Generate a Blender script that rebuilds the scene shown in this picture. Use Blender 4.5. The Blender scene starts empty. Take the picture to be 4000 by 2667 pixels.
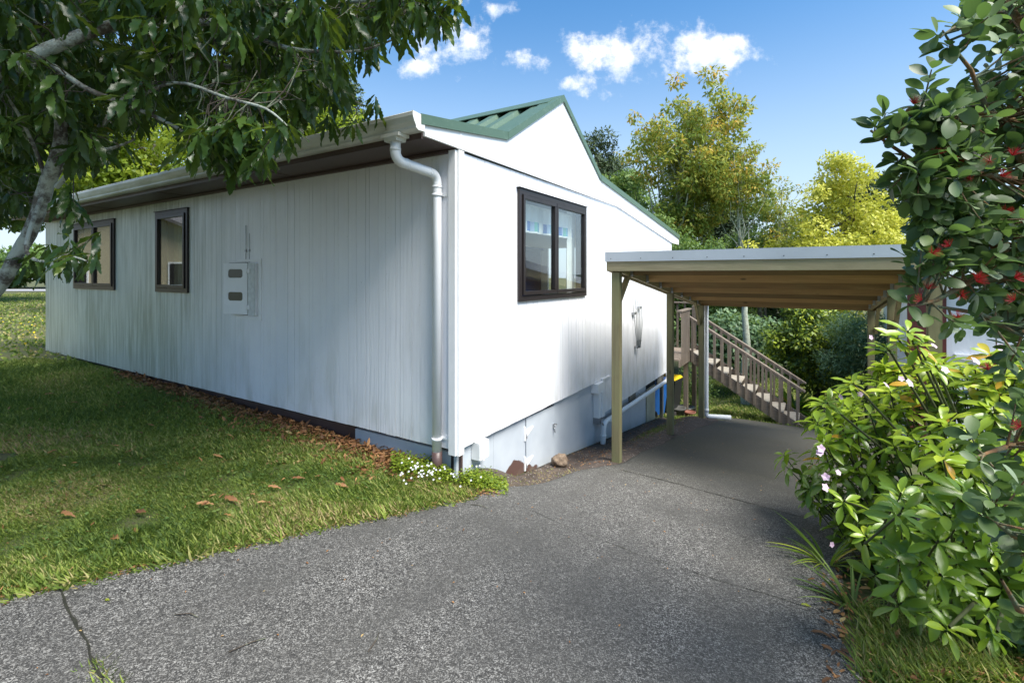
import bpy, bmesh, math, random
import numpy as np
from mathutils import Vector, Matrix
random.seed(7); RNG = np.random.default_rng(11)
SC = bpy.context.scene
COL = SC.collection
F = 1111.0; HZ = 632.0; CX = 1176.0; EYE = 1.5
# ------------------------------------------------------------------ camera, world, sun, exposure
cam = bpy.data.cameras.new('camera'); co = bpy.data.objects.new('camera', cam); COL.objects.link(co)
co.location = (0, 0, EYE); co.rotation_euler = (math.radians(90), 0, 0)
cam.sensor_width = 36; cam.lens = 17.0; cam.shift_y = -0.0647; cam.clip_end = 2000; cam.clip_start = 0.05
SC.camera = co
SC.view_settings.view_transform = 'Standard'; SC.view_settings.look = 'None'
SC.view_settings.exposure = 1.12; SC.view_settings.gamma = 1
SUN_EL = math.radians(57)
sun_dir = Vector((0.72, -0.69, 0)).normalized() * math.cos(SUN_EL) + Vector((0, 0, math.sin(SUN_EL)))
sl = bpy.data.lights.new('sun', 'SUN'); sl.energy = 4.4; sl.angle = math.radians(32.0); sl.color = (1, .95, .87)
so = bpy.data.objects.new('sun', sl); COL.objects.link(so); so.location = (10, -20, 30)
so.rotation_euler = sun_dir.to_track_quat('Z', 'Y').to_euler()
W = bpy.data.worlds.new('World'); SC.world = W; W.use_nodes = True
nt = W.node_tree; nt.nodes.clear()
def wn(t, **k):
    n = nt.nodes.new(t)
    for a, b in k.items(): setattr(n, a, b)
    return n
def wl(a, b): nt.links.new(a, b)
def wm(op, a, b=None, c=None, clamp=False):
    n = wn('ShaderNodeMath', operation=op); n.use_clamp = clamp
    for i, v in enumerate((a, b, c)):
        if v is None: continue
        if isinstance(v, (int, float)): n.inputs[i].default_value = v
        else: wl(v, n.inputs[i])
    return n.outputs[0]
sky = wn('ShaderNodeTexSky', sky_type='NISHITA'); sky.sun_disc = False
sky.sun_elevation = SUN_EL; sky.sun_rotation = math.atan2(sun_dir.x, sun_dir.y)
sky.air_density = 1.0; sky.dust_density = 0.6; sky.ozone_density = 2.2
tc = wn('ShaderNodeTexCoord'); sp = wn('ShaderNodeSeparateXYZ'); wl(tc.outputs['Generated'], sp.inputs[0])
yy = wm('MAXIMUM', sp.outputs[1], .05)
gx = wm('DIVIDE', sp.outputs[0], yy); gz = wm('DIVIDE', sp.outputs[2], yy)
cb = wn('ShaderNodeCombineXYZ'); wl(gx, cb.inputs[0]); wl(gz, cb.inputs[1])
nz = wn('ShaderNodeTexNoise'); nz.inputs['Scale'].default_value = 8.5; nz.inputs['Detail'].default_value = 9; nz.inputs['Roughness'].default_value = .66
wl(cb.outputs[0], nz.inputs['Vector'])
dens = None
for (px, py, rx, ry, k) in ((1345, 120, 75, 38, 1.15), (1240, 140, 60, 28, .9), (1480, 140, 88, 70, 1.5), (1590, 130, 80, 50, 1.25), (1680, 125, 65, 42, 1.3), (1310, 190, 42, 20, .75),
                            (1040, 75, 90, 65, 1.05), (1075, 170, 30, 16, .5), (950, 150, 55, 22, .55), (1130, 25, 40, 22, .5)):
    ax = wm('MULTIPLY', wm('SUBTRACT', gx, (px - CX) / F), F / rx / 1.35); az = wm('MULTIPLY', wm('SUBTRACT', gz, (HZ - py) / F), F / ry / 1.35)
    d = wm('MULTIPLY', wm('SUBTRACT', 1.0, wm('POWER', wm('ADD', wm('MULTIPLY', ax, ax), wm('MULTIPLY', az, az)), .5)), k)
    dens = d if dens is None else wm('MAXIMUM', dens, d)
cl = wm('ADD', wm('MULTIPLY', wm('MINIMUM', dens, .8), .80), wm('MULTIPLY', wm('SUBTRACT', nz.outputs['Fac'], .5), 3.6))
mr = wn('ShaderNodeMapRange'); mr.inputs['From Min'].default_value = .12; mr.inputs['From Max'].default_value = .85; mr.interpolation_type = 'SMOOTHSTEP'
wl(cl, mr.inputs['Value'])
fm = wm('MULTIPLY', mr.outputs[0], wm('GREATER_THAN', sp.outputs[1], .06))
mx = wn('ShaderNodeMix', data_type='RGBA'); wl(fm, mx.inputs['Factor'])
tint = wn('ShaderNodeMix', data_type='RGBA', blend_type='MULTIPLY'); tint.inputs['Factor'].default_value = 1
tint.inputs['B'].default_value = (.84, 1.0, 1.12, 1)
wl(sky.outputs[0], tint.inputs['A'])
gr = wn('ShaderNodeMapRange'); gr.interpolation_type = 'SMOOTHSTEP'; gr.inputs['From Min'].default_value = -.05; gr.inputs['From Max'].default_value = .52; wl(sp.outputs[2], gr.inputs['Value'])
tb = wn('ShaderNodeMix', data_type='RGBA'); tb.inputs['A'].default_value = (1.15, 1.08, 1.05, 1); tb.inputs['B'].default_value = (.56, .98, 1.18, 1); wl(gr.outputs[0], tb.inputs['Factor']); wl(tb.outputs['Result'], tint.inputs['B'])
hzm = wn('ShaderNodeMix', data_type='RGBA'); hzm.inputs['B'].default_value = (3.7, 4.6, 5.5, 1); wl(wm('MULTIPLY', wm('SUBTRACT', 1.0, gr.outputs[0]), .85), hzm.inputs['Factor']); wl(tint.outputs['Result'], hzm.inputs['A'])
wl(hzm.outputs['Result'], mx.inputs['A'])
cc = wn('ShaderNodeMix', data_type='RGBA'); cc.inputs['A'].default_value = (4.6, 5.2, 6.0, 1); cc.inputs['B'].default_value = (6.6, 6.6, 6.7, 1); nz2 = wn('ShaderNodeTexNoise'); nz2.inputs['Scale'].default_value = 16; nz2.inputs['Detail'].default_value = 6
wl(cb.outputs[0], nz2.inputs['Vector']); cm = wn('ShaderNodeMapRange'); cm.inputs['From Min'].default_value = .36; cm.inputs['From Max'].default_value = .58; wl(nz2.outputs['Fac'], cm.inputs['Value']); wl(cm.outputs[0], cc.inputs['Factor']); wl(cc.outputs['Result'], mx.inputs['B'])
bg = wn('ShaderNodeBackground'); bg.inputs['Strength'].default_value = .092
wl(mx.outputs['Result'], bg.inputs['Color']); out = wn('ShaderNodeOutputWorld'); wl(bg.outputs[0], out.inputs[0])

# ------------------------------------------------------------------ helpers
def PX(x, y, d):                       # photo direction at a chosen distance -> world point
    return Vector(((x - CX) / F * d, d, EYE + (HZ - y) / F * d))
UX, UY = .53, .848
_n = math.hypot(UX, UY); UX /= _n; UY /= _n
H0 = Vector((-.478, 4.15, 0)); HROT = math.atan2(UY, UX)
def loc2w(x, y, z=0): return Vector((H0.x + UX * x - UY * y, H0.y + UY * x + UX * y, z))
def w2loc(X, Y): return (UX * (X - H0.x) + UY * (Y - H0.y), -UY * (X - H0.x) + UX * (Y - H0.y))
def sstep(t): t = np.clip(t, 0, 1); return t * t * (3 - 2 * t)
S0 = UX * H0.x + UY * H0.y; W0 = UY * H0.x - UX * H0.y
SS = [-30, -5, 0, 2, 5.13, 7.34, 9.5, 11.6, 15, 25, 60]
SZ = [.9, .25, 0, -.17, -.57, -.88, -1.17, -1.64, -2.15, -2.5, -2.2]
EDGE_S = [-8, .667, 1.807, 2.43, 3.37, 4.29, 5.0, 7.34, 9.45, 12]
EDGE_W = [-7.0, -3.33, -2.863, -2.64, -2.32, -2.10, -1.80, -1.69, -1.47, -1.4]
def height(X, Y):
    X = np.asarray(X, float); Y = np.asarray(Y, float)
    s = UX * X + UY * Y; w = UY * X - UX * Y
    zd = np.interp(s, SS, SZ)
    xl = s - S0; vl = -(w - W0)
    zd = zd - .13 * sstep((-w - 1.95) / .45) * sstep((xl - .2) / .8)
    zl = -.21 + .021 * np.clip(vl, 0, 10) + .05 * np.clip(-xl, 0, 6)
    q = np.interp(s, EDGE_S, EDGE_W) - w
    m = sstep(q / .55)
    m = m * (1 - sstep(xl / 1.1) * (1 - sstep((vl - 10.5) / 5)))
    z = zd * (1 - m) + zl * m
    return z + .012 * np.sin(X * 2.1 + 1) * np.sin(Y * 1.7) * m
def hz(x, y): return float(height(x, y))

def link(o, parent=None):
    COL.objects.link(o)
    if parent: o.parent = parent
    return o
def tag(o, label=None, cat=None, group=None, kind=None):
    if label: o['label'] = label
    if cat: o['category'] = cat
    if group: o['group'] = group
    if kind: o['kind'] = kind
    return o
def empty(name, loc, rz, label, cat, group=None):
    o = bpy.data.objects.new(name, None); link(o); o.location = loc; o.rotation_euler = (0, 0, rz); o.empty_display_size = .2
    return tag(o, label, cat, group)
def copy_tree(o, parent=None):
    c = o.copy(); COL.objects.link(c)
    if parent: c.parent = parent
    for ch in [q for q in bpy.data.objects if q.parent == o]: copy_tree(ch, c)
    return c
class MB:
    def __init__(s): s.v = []; s.f = []; s.sm = []
    def add(s, vs, fs, sm=False):
        b = len(s.v); s.v += [tuple(p) for p in vs]
        for f in fs: s.f.append([b + i for i in f]); s.sm.append(sm)
        return s
    def box(s, x0, x1, y0, y1, z0, z1, mp=None):
        vs = [(x, y, z) for x in (x0, x1) for y in (y0, y1) for z in (z0, z1)]
        if mp: vs = [mp(*p) for p in vs]
        return s.add(vs, [(0, 1, 3, 2), (4, 6, 7, 5), (0, 4, 5, 1), (2, 3, 7, 6), (0, 2, 6, 4), (1, 5, 7, 3)])
    def bar(s, a, b, w, h, up=(0, 0, 1)):
        a = Vector(a); b = Vector(b); d = (b - a).normalized(); u = Vector(up)
        sd = d.cross(u)
        if sd.length < 1e-4: sd = d.cross(Vector((0, 1, 0)))
        sd.normalize(); u = sd.cross(d); vs = []
        for p in (a, b):
            for (i, j) in ((-1, -1), (1, -1), (1, 1), (-1, 1)): vs.append(p + sd * (w / 2 * i) + u * (h / 2 * j))
        return s.add(vs, [(3, 2, 1, 0), (4, 5, 6, 7), (0, 1, 5, 4), (1, 2, 6, 5), (2, 3, 7, 6), (3, 0, 4, 7)])
    def prism(s, poly, fn, t0, t1):
        n = len(poly); vs = [fn(p[0], p[1], t0) for p in poly] + [fn(p[0], p[1], t1) for p in poly]
        fs = [list(range(n))[::-1], list(range(n, 2 * n))] + [(i, (i + 1) % n, n + (i + 1) % n, n + i) for i in range(n)]
        return s.add(vs, fs)
    def tube(s, pts, r, n=10, cap=True, jit=0):
        pts = [Vector(p) for p in pts]; m = len(pts)
        rs = r if isinstance(r, (list, tuple)) else [r] * m
        t = (pts[1] - pts[0]).normalized(); u = t.orthogonal().normalized(); vs = []
        for i, p in enumerate(pts):
            t2 = (pts[min(i + 1, m - 1)] - pts[max(i - 1, 0)]).normalized()
            u = (u - t2 * u.dot(t2)).normalized(); w = t2.cross(u)
            for k in range(n):
                a = 2 * math.pi * k / n; rr = rs[i] * (1 + (random.uniform(-jit, jit) if jit else 0))
                vs.append(p + (u * math.cos(a) + w * math.sin(a)) * rr)
        fs = [(i * n + k, i * n + (k + 1) % n, (i + 1) * n + (k + 1) % n, (i + 1) * n + k) for i in range(m - 1) for k in range(n)]
        s.add(vs, fs, True)
        if cap:
            b = len(s.v) - len(vs)
            s.f.append([b + k for k in range(n)][::-1]); s.sm.append(False)
            s.f.append([b + (m - 1) * n + k for k in range(n)]); s.sm.append(False)
        return s
    def lathe(s, prof, c=(0, 0, 0), n=20, sm=True):
        vs = [(c[0] + r * math.cos(2 * math.pi * k / n), c[1] + r * math.sin(2 * math.pi * k / n), c[2] + z) for r, z in prof for k in range(n)]
        fs = [(i * n + k, i * n + (k + 1) % n, (i + 1) * n + (k + 1) % n, (i + 1) * n + k) for i in range(len(prof) - 1) for k in range(n)]
        return s.add(vs, fs, sm)
    def build(s, name, mat, parent=None, bevel=0, fix=True):
        me = bpy.data.meshes.new(name); me.from_pydata(s.v, [], s.f)
        me.polygons.foreach_set('use_smooth', s.sm)
        if fix:
            bm = bmesh.new(); bm.from_mesh(me); bmesh.ops.recalc_face_normals(bm, faces=bm.faces)
            if bevel:
                es = [e for e in bm.edges if len(e.link_faces) == 2 and e.calc_face_angle(0) > .9]
                bmesh.ops.bevel(bm, geom=es, offset=bevel, segments=2, affect='EDGES', clamp_overlap=True)
            bm.to_mesh(me); bm.free()
        me.materials.append(mat)
        return link(bpy.data.objects.new(name, me), parent)
def grid_mesh(name, V, nu, nv, mat, parent=None, smooth=True):
    i, j = np.meshgrid(np.arange(nu - 1), np.arange(nv - 1), indexing='ij'); a = (i * nv + j).ravel()
    fc = np.stack([a, a + nv, a + nv + 1, a + 1], 1)
    return np_mesh(name, V, fc, mat, parent, smooth=smooth)
def np_mesh(name, V, Fc, mat, parent=None, rnd=None, smooth=False):
    me = bpy.data.meshes.new(name); V = np.asarray(V, np.float32); Fc = np.asarray(Fc, np.int32)
    n, k = Fc.shape
    me.vertices.add(len(V)); me.vertices.foreach_set('co', V.ravel())
    me.loops.add(n * k); me.loops.foreach_set('vertex_index', Fc.ravel())
    me.polygons.add(n); me.polygons.foreach_set('loop_start', np.arange(0, n * k, k, dtype=np.int32))
    me.polygons.foreach_set('use_smooth', np.full(n, smooth))
    if rnd is not None:
        at = me.attributes.new('rnd', 'FLOAT', 'FACE'); at.data.foreach_set('value', np.asarray(rnd, np.float32))
    me.update(calc_edges=True); me.validate()
    me.materials.append(mat)
    return link(bpy.data.objects.new(name, me), parent)
def leaf_tpl(n=6, w=.2, fold=.15, droop=.15, wave=0., serr=0., pk=.45, stem=.0, ex=.8):
    V = []; 
    for i in range(n + 1):
        t = i / n; e = stem + (1 - stem) * t
        wd = w * (max(0.0, math.sin(math.pi * t ** (math.log(.5) / math.log(pk)))) ** ex)
        if serr and 0 < i < n: wd *= 1 + serr * (1 if i % 2 else -1)
        if i in (0, n): wd = w * .06
        zc = -droop * e * e; wv = wave * math.sin(t * 14)
        V += [(-wd / 2, e, zc + fold * wd + wv), (0, e, zc), (wd / 2, e, zc + fold * wd - wv)]
    Fc = []
    for i in range(n):
        b = 3 * i; Fc += [(b, b + 1, b + 4, b + 3), (b + 1, b + 2, b + 5, b + 4)]
    return np.array(V), np.array(Fc)
def frames(D, U):
    D = D / np.linalg.norm(D, axis=1, keepdims=True)
    Sd = np.cross(D, U); ln = np.linalg.norm(Sd, axis=1, keepdims=True); Sd = Sd / np.maximum(ln, 1e-6)
    N = np.cross(Sd, D); return np.stack([Sd, D, N], 2)
def scatter(name, tpl, P, D, U, sc, mat, parent=None, rnd=None, smooth=True):
    tv, tf = tpl; P = np.asarray(P, float); N = len(P); R = frames(np.asarray(D, float), np.asarray(U, float))
    sc = np.broadcast_to(np.asarray(sc, float), (N,))
    V = np.einsum('nij,vj->nvi', R, tv) * sc[:, None, None] + P[:, None, :]
    Fc = (tf[None] + (np.arange(N) * len(tv))[:, None, None]).reshape(-1, tf.shape[1])
    r = RNG.random(N) if rnd is None else np.asarray(rnd)
    return np_mesh(name, V.reshape(-1, 3), Fc, mat, parent, np.repeat(r, len(tf)), smooth)
def rand_dir(n): d = RNG.normal(size=(n, 3)); return d / np.linalg.norm(d, axis=1, keepdims=True)

# ------------------------------------------------------------------ materials
class NM:
    def __init__(s, name):
        s.m = bpy.data.materials.new(name); s.m.use_nodes = True; s.t = s.m.node_tree; s.t.nodes.clear()
        s.out = s.n('ShaderNodeOutputMaterial'); s.b = s.n('ShaderNodeBsdfPrincipled'); s.l(s.b.outputs[0], s.out.inputs[0]); s.tc = None
    def n(s, t, **k):
        q = s.t.nodes.new(t)
        for a, b in k.items(): setattr(q, a, b)
        return q
    def l(s, a, b): s.t.links.new(a, b)
    def obj(s):
        if not s.tc: s.tc = s.n('ShaderNodeTexCoord')
        return s.tc.outputs['Object']
    def mapped(s, scale=(1, 1, 1), src=None):
        m = s.n('ShaderNodeMapping'); m.inputs['Scale'].default_value = scale; s.l(src or s.obj(), m.inputs['Vector']); return m.outputs[0]
    def noise(s, scale, detail=4, rough=.55, vec=None, dist=0):
        q = s.n('ShaderNodeTexNoise'); q.inputs['Scale'].default_value = scale; q.inputs['Detail'].default_value = detail
        q.inputs['Roughness'].default_value = rough; q.inputs['Distortion'].default_value = dist; s.l(vec or s.obj(), q.inputs['Vector']); return q.outputs['Fac']
    def ramp(s, fac, stops):
        r = s.n('ShaderNodeValToRGB'); e = r.color_ramp.elements
        while len(e) < len(stops): e.new(.5)
        for i, (p, c) in enumerate(stops): e[i].position = p; e[i].color = (*c, 1) if len(c) == 3 else c
        s.l(fac, r.inputs[0]); return r.outputs[0]
    def math(s, op, a, b=0, clamp=False):
        q = s.n('ShaderNodeMath', operation=op); q.use_clamp = clamp
        for i, v in enumerate((a, b)):
            if isinstance(v, (int, float)): q.inputs[i].default_value = v
            else: s.l(v, q.inputs[i])
        return q.outputs[0]
    def mix(s, f, a, b, blend='MIX'):
        q = s.n('ShaderNodeMix', data_type='RGBA', blend_type=blend)
        for nm, v in (('Factor', f), ('A', a), ('B', b)):
            if isinstance(v, (int, float)): q.inputs[nm].default_value = v
            elif isinstance(v, tuple): q.inputs[nm].default_value = (*v, 1)
            else: s.l(v, q.inputs[nm])
        return q.outputs['Result']
    def sep(s): q = s.n('ShaderNodeSeparateXYZ'); s.l(s.obj(), q.inputs[0]); return q.outputs
    def range(s, v, a, b, c=0, d=1):
        q = s.n('ShaderNodeMapRange'); s.l(v, q.inputs['Value'])
        for nm, x in (('From Min', a), ('From Max', b), ('To Min', c), ('To Max', d)): q.inputs[nm].default_value = x
        return q.outputs[0]
    def set(s, col=None, rough=.6, metal=0, bump=None, bs=.3, bd=.01, spec=None):
        if col is not None:
            if isinstance(col, tuple): s.b.inputs['Base Color'].default_value = (*col, 1)
            else: s.l(col, s.b.inputs['Base Color'])
        if isinstance(rough, (int, float)): s.b.inputs['Roughness'].default_value = rough
        else: s.l(rough, s.b.inputs['Roughness'])
        s.b.inputs['Metallic'].default_value = metal
        if spec is not None: s.b.inputs['Specular IOR Level'].default_value = spec
        if bump is not None:
            q = s.n('ShaderNodeBump'); q.inputs['Strength'].default_value = bs; q.inputs['Distance'].default_value = bd
            s.l(bump, q.inputs['Height']); s.l(q.outputs[0], s.b.inputs['Normal'])
        return s.m
def plain(name, col, rough=.5, metal=0, var=.12, scale=8, bs=.1, bd=.003):
    m = NM(name); n = m.noise(scale, 5)
    lo = tuple(c * (1 - var) for c in col); hi = tuple(min(1, c * (1 + var)) for c in col)
    return m.set(m.ramp(n, [(.3, lo), (.7, hi)]), rough, metal, m.noise(scale * 12, 3), bs, bd)
def leafmat(name, stops, rough=.45, trans=.3, tcol=(.35, .5, .08), spec=.4):
    m = NM(name); a = m.n('ShaderNodeAttribute', attribute_name='rnd'); c = m.ramp(a.outputs['Fac'], stops)
    n = m.noise(3.0, 2); c = m.mix(.35, c, m.mix(n, (.25, .25, .25), (.75, .75, .75)), 'OVERLAY')
    m.set(c, rough, spec=spec)
    t = m.n('ShaderNodeBsdfTranslucent'); m.l(m.mix(.5, c, tcol), t.inputs[0])
    x = m.n('ShaderNodeMixShader'); x.inputs[0].default_value = trans; m.l(m.b.outputs[0], x.inputs[1]); m.l(t.outputs[0], x.inputs[2]); m.l(x.outputs[0], m.out.inputs[0])
    return m.m
def siding(name, dirty_shaded):
    m = NM(name)
    grain = m.noise(26, 5, .6, m.mapped((1, 1, .05)), .4)
    rings = m.n('ShaderNodeTexWave', wave_type='RINGS'); rings.inputs['Scale'].default_value = 7; rings.inputs['Distortion'].default_value = 9; rings.inputs['Detail'].default_value = 3
    rings.inputs['Detail Scale'].default_value = 1.4; m.l(m.mapped((1, 1, .10)), rings.inputs['Vector'])
    streak = m.noise(14, 5, .65, m.mapped((1, 1, .07)))
    sx = m.sep()
    z = sx[2]
    col = m.mix(m.range(m.noise(2.2, 4), .35, .7), (.79, .79, .82), (.84, .84, .855))
    if dirty_shaded:
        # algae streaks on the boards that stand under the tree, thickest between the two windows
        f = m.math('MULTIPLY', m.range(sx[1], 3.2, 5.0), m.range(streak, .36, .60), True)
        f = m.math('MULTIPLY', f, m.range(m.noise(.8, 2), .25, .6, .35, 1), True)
        col = m.mix(m.math('MULTIPLY', m.range(sx[1], 3.2, 5.4), .6), col, (.46, .50, .34))  # even green tint paints the tree's shade into these boards
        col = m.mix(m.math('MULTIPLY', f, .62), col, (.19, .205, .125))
    st2 = m.math('MULTIPLY', m.range(m.noise(3.0, 4, .6, m.mapped((1, 1, .25))), .52, .68), m.range(z, 1.6, .2), True)
    col = m.mix(m.math('MULTIPLY', st2, .30), col, (.42, .42, .36))
    low = m.math('MULTIPLY', m.range(z, .45, -.1), m.range(m.noise(5, 5, .6, m.mapped((1, 1, .4))), .45, .7), True)
    col = m.mix(m.math('MULTIPLY', low, .45), col, (.40, .39, .30))
    sp_ = m.range(m.noise(38, 2), .74, .80)
    col = m.mix(m.math('MULTIPLY', sp_, .5), col, (.25, .23, .18))
    h = m.math('ADD', m.math('MULTIPLY', grain, .7), m.math('MULTIPLY', rings.outputs['Fac'], .3))
    return m.set(col, m.range(streak, .3, .7, .27, .42), 0, h, .55, .006)
def woodm(name, axis, c0=(.30, .235, .12), c1=(.46, .38, .22), rough=.7, green=0, vary=0):
    m = NM(name); sc = [14, 14, 14]; sc[axis] = .9
    w = m.noise(1.0, 6, .65, m.mapped(tuple(sc)), 1.2); sc2 = [60, 60, 60]; sc2[axis] = 3
    fine = m.noise(1.0, 3, .6, m.mapped(tuple(sc2)))
    c = m.ramp(w, [(.25, c0), (.5, tuple((a + b) / 2 for a, b in zip(c0, c1))), (.72, c1)])
    c = m.mix(.3, c, m.mix(fine, (.2, .2, .2), (.8, .8, .8)), 'OVERLAY')
    k = m.n('ShaderNodeTexVoronoi'); k.inputs['Scale'].default_value = 1.0; sk = [6, 6, 6]; sk[axis] = 2.2; m.l(m.mapped(tuple(sk)), k.inputs['Vector'])
    c = m.mix(m.range(k.outputs['Distance'], .10, .05, 0, .8), c, (.07, .045, .025))
    if green: c = m.mix(m.math('MULTIPLY', m.range(m.noise(3, 3), .4, .65), green), c, (.19, .21, .09))
    if vary:
        oi = m.n('ShaderNodeObjectInfo'); c = m.mix(1.0, c, m.mix(oi.outputs['Random'], (1 - vary,) * 3, (1.0, 1.0, 1.0)), 'MULTIPLY')
    return m.set(c, rough, 0, fine, .35, .003)
M = {}
M['siding_side'] = siding('painted_siding_weathered_shaded', True)
M['siding'] = siding('painted_siding', False)
M['trim'] = plain('white_trim', (.80, .80, .80), .4, var=.04, scale=5)
def basep():
    m = NM('painted_base_sheet'); sx = m.sep(); n = m.noise(5, 5, .6); n2 = m.noise(2.2, 3)
    col = m.mix(m.range(n2, .3, .7), (.40, .44, .49), (.50, .54, .58))
    # peeled patch with the old brown paint showing, left of the access door
    e = m.math('ADD', m.math('MULTIPLY', m.math('ABSOLUTE', m.math('SUBTRACT', sx[0], .98)), .42), m.math('MULTIPLY', n, .14))
    f = m.range(m.math('ADD', m.math('ADD', sx[2], .36), e), .012, .0)
    f = m.math('MULTIPLY', f, m.range(sx[0], 1.5, 1.45))
    col = m.mix(f, col, (.10, .055, .045))
    f2 = m.math('MULTIPLY', m.range(m.math('ADD', sx[2], m.math('MULTIPLY', sx[0], .115)), -.40, -.60), m.range(n, .4, .62), True)
    col = m.mix(m.math('MULTIPLY', f2, .6), col, (.33, .33, .24))
    return m.set(col, .5, 0, m.noise(60, 3), .12, .003)
M['base'] = basep()
M['brown'] = plain('brown_paint', (.075, .045, .04), .45, var=.15, scale=4)
M['soffit'] = plain('brown_soffit', (.10, .065, .062), .5, var=.08, scale=2)
M['frame'] = plain('bronze_aluminium', (.032, .026, .026), .35, .3, var=.1)
M['gutterw'] = None
m = NM('gutter_white_paint'); n = m.noise(3.2, 5, .6, m.mapped((1, .5, 3)))
M['gutterw'] = m.set(m.mix(m.range(n, .42, .75), (.74, .74, .70), (.42, .41, .32)), .4, 0, m.noise(20, 2), .05, .002)
M['pvc'] = plain('white_pvc_pipe', (.78, .79, .80), .32, var=.05, scale=3)
m = NM('green_roof_steel'); n = m.noise(2.5, 5, .6); n2 = m.noise(22, 4, .6)
M['roof'] = m.set(m.mix(m.range(n2, .55, .8, 0, .35), m.mix(n, (.060, .110, .075), (.085, .145, .10)), (.22, .29, .24)), .42, 0, n2, .05, .002)
M['dark'] = plain('dark_void', (.015, .013, .012), .9)
M['galv'] = plain('galvanised_flashing', (.50, .54, .58), .42, .35, var=.08, scale=2.0)
M['steel'] = plain('zinc_steel', (.35, .36, .37), .4, .8); M['rod'] = plain('dull_aluminium', (.42, .44, .44), .5, .2)
M['wx'] = woodm('treated_pine_x', 0, (.24, .18, .09), (.38, .30, .16), green=.35); M['wy'] = woodm('treated_pine_y', 1, (.20, .165, .09), (.36, .31, .19), green=.25); M['wz'] = woodm('treated_pine_z', 2, (.115, .10, .05), (.21, .185, .095), green=.5)
M['wy_in'] = woodm('treated_pine_joist', 1, (.24, .135, .05), (.38, .23, .09), green=.15, vary=.7)
M['joists'] = [woodm('pine_joist_%s' % nm_, 1, tuple(v * k_ for v in (.24, .135, .05)), tuple(v * k_ for v in (.38, .23, .09)), green=.12) for nm_, k_ in (('dark', .62), ('pale', 1.35), ('mid', .85), ('light', 1.15))]; M['gx'] = woodm('grey_deck_timber_x', 0, (.13, .10, .075), (.26, .21, .165)); M['gy'] = woodm('grey_deck_timber_y', 1, (.14, .105, .08), (.29, .235, .185)); M['gz'] = woodm('grey_deck_timber_z', 2, (.11, .085, .062), (.25, .205, .16))
M['tread'] = plain('pale_stair_tread', (.30, .27, .22), .75, var=.2, scale=9)
M['peel'] = None
m = NM('peeling_painted_post'); n = m.noise(5, 5, .65, m.mapped((1, 1, .35)))
M['peel'] = m.set(m.ramp(n, [(.42, (.24, .12, .08)), (.5, (.34, .28, .2)), (.56, (.70, .68, .62))]), .7, 0, n, .4, .006)
m = NM('window_glass'); ge = m.n('ShaderNodeNewGeometry'); dt = m.n('ShaderNodeVectorMath', operation='DOT_PRODUCT'); m.l(ge.outputs['Normal'], dt.inputs[0]); m.l(ge.outputs['Incoming'], dt.inputs[1]); fr = m.math('POWER', m.math('SUBTRACT', 1.0, m.math('ABSOLUTE', dt.outputs['Value'])), 3.5)
gl = m.n('ShaderNodeBsdfGlossy'); gl.inputs['Roughness'].default_value = .004; gl.inputs['Color'].default_value = (1, 1, 1, 1)
tr = m.n('ShaderNodeBsdfTransparent'); tr.inputs[0].default_value = (.93, .96, .94, 1); x = m.n('ShaderNodeMixShader')
m.l(m.range(fr, 0, 1, .055, .95), x.inputs[0]); m.l(tr.outputs[0], x.inputs[1]); m.l(gl.outputs[0], x.inputs[2]); m.l(x.outputs[0], m.out.inputs[0]); M['glass'] = m.m
def drive():
    m = NM('weathered_concrete_aggregate'); a = m.noise(70, 3, .75, None, 1.4); b = m.noise(150, 2, .7); big = m.noise(.55, 5, .6); mid = m.noise(3.2, 5, .6)
    ag = m.math('ADD', m.math('MULTIPLY', a, .6), m.math('MULTIPLY', b, .4))
    c = m.ramp(ag, [(.41, (.014, .013, .012)), (.48, (.032, .030, .028)), (.53, (.12, .115, .107)), (.60, (.38, .37, .345))])
    sx = m.sep(); mo = m.n('ShaderNodeVectorMath', operation='DOT_PRODUCT'); m.l(m.obj(), mo.inputs[0]); mo.inputs[1].default_value = (UX, UY, 0)
    s_ = mo.outputs['Value']
    mw = m.n('ShaderNodeVectorMath', operation='DOT_PRODUCT'); m.l(m.obj(), mw.inputs[0]); mw.inputs[1].default_value = (UY, -UX, 0)
    cv = m.n('ShaderNodeCombineXYZ'); m.l(m.math('MULTIPLY', s_, .22), cv.inputs[0]); m.l(m.math('MULTIPLY', mw.outputs['Value'], 2.4), cv.inputs[1])
    tr_ = m.noise(1.0, 5, .6, cv.outputs[0], .6); c = m.mix(m.range(tr_, .38, .62, 0, .55), c, m.mix(a, (.022, .021, .019), (.115, .11, .10)))
    moss_shade = m.mix(m.noise(40, 3), (.018, .018, .012), (.060, .056, .036))  # dark mossy tint, carport's shade painted in behind its front posts
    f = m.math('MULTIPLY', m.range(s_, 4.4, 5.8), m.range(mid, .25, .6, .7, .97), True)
    c = m.mix(f, c, moss_shade)
    f = m.range(m.math('ADD', m.math('MULTIPLY', big, .6), m.math('MULTIPLY', mid, .4)), .42, .64, 0, .78)
    c = m.mix(f, c, m.mix(a, (.014, .014, .013), (.085, .082, .075)))
    return m.set(c, .82, 0, ag, .8, .006)
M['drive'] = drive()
m = NM('soil_with_shell_chips'); v = m.n('ShaderNodeTexVoronoi'); v.inputs['Scale'].default_value = 34; m.l(m.obj(), v.inputs['Vector']); n = m.noise(9, 5, .65)
c = m.ramp(n, [(.3, (.035, .025, .02)), (.6, (.085, .062, .048)), (.8, (.12, .095, .07))]); r = m.n('ShaderNodeSeparateColor'); m.l(v.outputs['Color'], r.inputs[0])
f = m.math('MULTIPLY', m.range(v.outputs['Distance'], .22, .14), m.math('GREATER_THAN', r.outputs[0], .62), True)
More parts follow.
